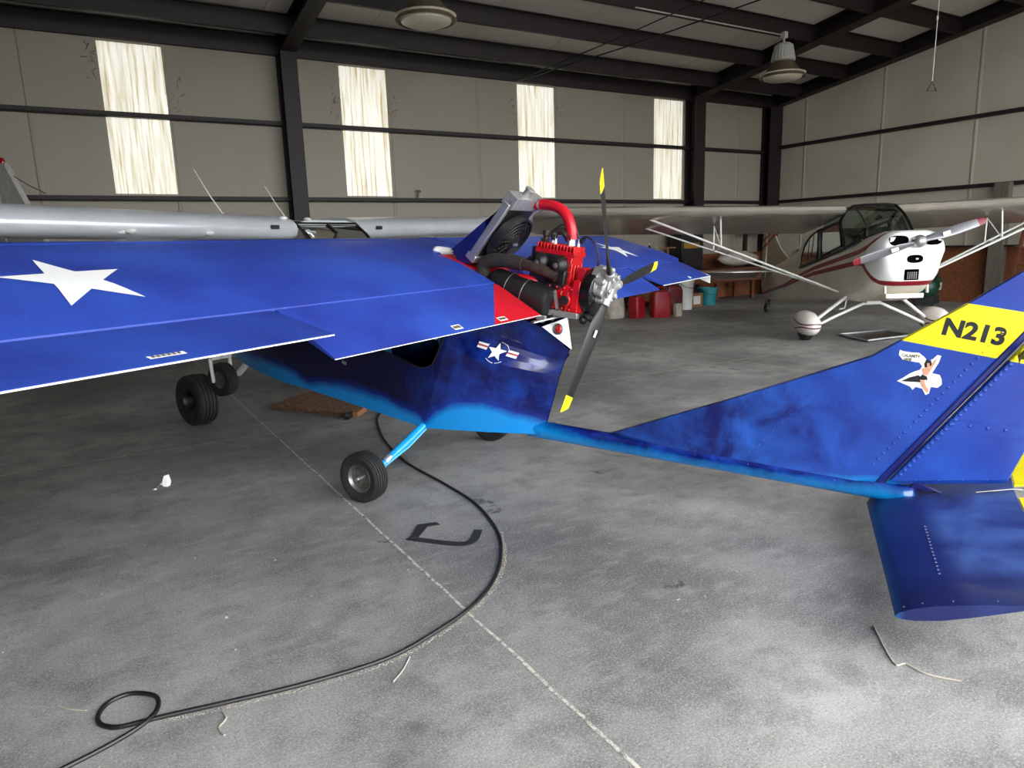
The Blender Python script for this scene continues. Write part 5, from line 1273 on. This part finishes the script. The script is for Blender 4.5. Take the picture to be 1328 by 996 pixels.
def jug(name, x, y, z, w, d, h, m, label, cat='container', rz=0.0, grp=None):
    T = thing(name, label, cat, (x, y, z), rz, grp)
    MB().loft([rrect(w / 2, -d / 2, d / 2, 0, 0.3) for _ in (0,)] * 1 + [], True, False) if False else None
    b = MB(); rg = []
    for zz, k in ((0, 0.94), (0.02, 1.0), (h * 0.72, 1.0), (h * 0.86, 0.85), (h * 0.9, 0.6)):
        rg.append([(px * k, pz * k, zz) for px, _, pz in rrect(w / 2, -d / 2, d / 2, 0, 0.35)])
    b.loft(rg); b.build('can_body', m, T, 30)
    MB().tube(smooth_path([(-w * 0.22, 0, h * 0.86), (-w * 0.22, 0, h), (w * 0.18, 0, h), (w * 0.2, 0, h * 0.86)], 4), 0.016, 8).build('handle', m, T)
    MB().lathe([(0.035, 0), (0.035, 0.05), (0.02, 0.06)], (w * 0.32, 0, h * 0.88), (0.3, 0, 1), 12).build('cap', MT['black'], T)
jug('fuel_can', 9.96, 11.42, 0, 0.34, 0.26, 0.52, MT['red_can'], 'shorter red fuel can, leftmost of the three on the floor', 'fuel can', 0.3, 'red fuel cans')
jug('fuel_can', 10.42, 11.20, 0, 0.42, 0.28, 0.62, MT['red_can'], 'bright red fuel can in the middle of the three on the floor', 'fuel can', -0.3, 'red fuel cans')
jug('fuel_can', 11.0, 11.45, 0, 0.42, 0.30, 0.70, mat('dark_red_plastic', S(92, 10, 24), 0.4), 'tall dark red fuel can beside the white bucket', 'fuel can', -0.2, 'red fuel cans')
BOT = thing('oil_bottle', 'cream oil bottle standing in front of the dark red fuel can', 'bottle', (10.72, 10.98, 0))
MB().box((0, 0, 0.14), (0.17, 0.11, 0.28)).build('flask', MT['cloth'], BOT, bevel=0.02); MB().lathe([(0.035, 0), (0.035, 0.06)], (0.03, 0, 0.28), (0, 0, 1), 12).build('cap', MT['black'], BOT)
m = MB(); rg = []
for zz, k in ((0, 0.9), (0.05, 1.0), (0.25, 1.0), (0.42, 0.8), (0.55, 0.45), (0.62, 0.35), (0.66, 0.5)):
    rg.append([(0.25 * k * cos(a) * (1 + 0.12 * sin(5 * a + zz * 9)), 0.2 * k * sin(a) * (1 + 0.12 * cos(4 * a + zz * 7)), zz) for a in [2 * pi * q / 22 for q in range(22)]])
m.loft(rg); o = m.build('grey_sack', MT['cloth'], None, 60); o.location = (9.62, 11.75, 0); tag(o, 'pale grey sack slumped on the floor behind the propeller', 'sack')
def bucket(name, x, y, z, r, h, m, label):
    T = thing(name, label, 'bucket', (x, y, z))
    MB().lathe([(r * 0.82, 0), (r, h), (r * 1.05, h), (r * 1.05, h - 0.03), (r * 0.98, h - 0.03), (r * 0.95, h - 0.005), (r * 0.78, 0.02), (0, 0.02)], (0, 0, 0), (0, 0, 1), 24, False).build('pail', m, T, 30)
    MB().tube(smooth_path([(-r * 1.04, 0, h - 0.03), (-r * 0.8, -r * 0.75, h - 0.12), (0, -r * 1.1, h - 0.16), (r * 0.8, -r * 0.75, h - 0.12), (r * 1.04, 0, h - 0.03)], 4), 0.006, 6).build('handle', MT['black'], T)
bucket('plastic_bucket', 11.95, 12.0, 0, 0.19, 0.66, MT['white'], 'tall white bucket next to the red fuel cans')
bucket('plastic_bucket', 13.2, 12.5, 0, 0.24, 0.42, MT['teal'], 'teal plastic bucket in front of the workbench')
CBX = thing('cardboard_box', 'open white and brown cardboard box beside the teal bucket', 'box', (12.55, 12.45, 0), 0.2)
MB().prism([(-0.25, -0.2, 0), (0.25, -0.2, 0), (0.25, 0.2, 0), (-0.25, 0.2, 0)], (0, 0, 0.32)).build('carton', MT['card'], CBX)
for y in (-0.24, 0.24): MB().bar((-0.25, y, 0.33), (0.25, y, 0.33), 0.1, 0.006).build('flap', MT['card'], CBX)
MB().box((0, -0.203, 0.16), (0.3, 0.004, 0.2)).build('box_label', MT['decalwhite'], CBX)
POL = MB().tube([(12.30, 12.95, 0), (12.30, 12.97, 1.42)], 0.02, 8).box((12.30, 12.97, 1.42), (0.5, 0.03, 0.03)).build('wooden_pole', MT['card']); tag(POL, 'thin pale wooden pole with a short crossbar before the black cabinet', 'pole')
CAB = thing('black_cabinet', 'black cabinet with a yellow label on the workbench end', 'cabinet', (13.4, 13.45, 0.831), 0)
MB().box((0, 0, 0.48), (0.75, 0.45, 0.96)).build('cabinet_body', MT['screen'], CAB, bevel=0.01); MB().box((0, -0.23, 0.5), (0.66, 0.012, 0.84)).build('door', MT['black'], CAB, bevel=0.005)
MB().box((-0.05, -0.24, 0.62), (0.55, 0.004, 0.14)).build('label_strip', mat('faded_gold', S(150, 110, 30), 0.5), CAB)
m = MB(); rg = []
for k in range(9):
    t = k / 8; x = -0.75 + 1.5 * t; r = 0.18 * sqrt(max(0.03, 1 - (2 * t - 1) ** 2)) * rnd.uniform(0.85, 1.15)
    rg.append([(x, 1.3 * r * cos(a) * (1 + 0.1 * sin(3 * a + k)), 0.17 + r * sin(a) * (1 + 0.12 * cos(4 * a + 2 * k))) for a in [2 * pi * q / 16 for q in range(16)]])
m.loft(rg); o = m.build('cloth_bundle', MT['cloth'], None, 60); o.location = (14.95, 13.1, 0.90); tag(o, 'bundled pale cloth cover lying on the workbench', 'cloth')
FRM = thing('metal_rack', 'black upright metal rack behind the white airplane tail', 'frame', (16.0, 13.42, 0.832))
MB().bar((-0.45, 0, 0), (-0.42, 0, 0.98), 0.10, 0.08).bar((0.4, 0, 0), (0.42, 0, 0.98), 0.18, 0.08).bar((-0.55, 0, 0.93), (0.6, 0, 0.95), 0.12, 0.1, (0, 1, 0)).bar((-0.45, 0, 0.1), (0.4, 0, 0.1), 0.08, 0.08, (0, 1, 0)).build('rack_bars', MT['screen'], FRM)
MB().box((0, 0.02, 0.04), (0.9, 0.3, 0.08)).build('foot_plate', MT['screen'], FRM)
def bottle(x, y, z, h, r, m, label):
    T = thing('bottle', label, 'bottle', (x, y, z), 0, 'bottles on the storage shelf')
    MB().lathe([(r, 0), (r, h * 0.6), (r * 0.4, h * 0.78), (r * 0.4, h * 0.9), (0, h * 0.9)], (0, 0, 0), (0, 0, 1), 14).build('flask', m, T); MB().lathe([(r * 0.45, h * 0.88), (r * 0.45, h)], (0, 0, 0), (0, 0, 1), 12).build('cap', MT['white'], T)
bottle(12.05, 13.35, 1.2, 0.34, 0.06, MT['black'], 'black bottle standing on the shelf above the blue wingtip')
bottle(12.25, 13.32, 1.2, 0.26, 0.05, MT['cloth'], 'pale bottle standing right of the black bottle on the shelf')
# things on and under the shelf
def crate(x, y, z, w, d, h, m, label, grp='boxes on the storage shelf'):
    o = MB().box((0, 0, h / 2), (w, d, h)).box((0, 0, h * 0.93), (w + 0.02, d + 0.02, h * 0.1)).box((0, -d / 2 - 0.002, h * 0.5), (w * 0.5, 0.006, h * 0.3)).build('storage_box', m, None, bevel=0.008); o.location = (x, y, z); tag(o, label, 'box', grp)
crate(11.0, 13.35, 0.64, 0.42, 0.36, 0.24, MT['cloth'], 'pale box on the middle board of the brown shelf')
crate(11.55, 13.35, 0.64, 0.40, 0.36, 0.30, MT['screen'], 'dark box on the middle board of the brown shelf')
crate(12.05, 13.35, 0.64, 0.34, 0.36, 0.22, MT['card'], 'brown box on the middle board of the brown shelf')
crate(11.1, 13.35, 0.14, 0.5, 0.4, 0.34, MT['screen'], 'dark box on the bottom board of the brown shelf')
crate(11.75, 13.35, 0.14, 0.5, 0.4, 0.28, MT['card'], 'brown box on the bottom board of the brown shelf')
# right wall: wooden post, leaning ladder, compressor, small shelf bracket
PST = MB().box((17.02, 7.80, 1.3), (0.18, 0.30, 2.6)).build('wooden_post', MT['greywood'], None, bevel=0.01); tag(PST, 'grey weathered timber post against the right wall', 'post')
LAD = thing('wooden_ladder', 'reddish wooden ladder leaning on the right wall by the grey post', 'ladder', (16.7, 7.1, 0))
for y in (-0.22, 0.22): MB().bar((-0.15, y - 0.0, 0.0), (0.38, y, 1.75), 0.04, 0.09).build('rail', MT['benchwood'], LAD)
for k in range(5):
    t = (k + 0.7) / 5.4; MB().bar((-0.15 + 0.53 * t, -0.22, 1.75 * t), (-0.15 + 0.53 * t, 0.22, 1.75 * t), 0.05, 0.03).build('rung', MT['benchwood'], LAD)
CMP = thing('air_compressor', 'dark green air compressor tank on the floor beside the strand board wall', 'compressor', (16.2, 8.75, 0), radians(20))
MB().lathe([(0.0, -0.62), (0.12, -0.60), (0.21, -0.53), (0.24, -0.45), (0.24, 0.45), (0.21, 0.53), (0.12, 0.60), (0.0, 0.62)], (0, 0, 0.42), (1, 0, 0), 26).build('tank', MT['green'], CMP)
for x in (-0.35, 0.35): MB().box((x, 0, 0.1), (0.08, 0.36, 0.2)).build('foot', MT['black'], CMP)
MB().box((0.1, 0, 0.80), (0.45, 0.26, 0.3)).lathe([(0.16, 0), (0.16, 0.06)], (-0.28, -0.1, 0.82), (0, -1, 0), 20).build('pump', MT['black'], CMP, bevel=0.02)
MB().box((0.02, -0.235, 0.42), (0.22, 0.02, 0.16)).build('tank_label', MT['cloth'], CMP)
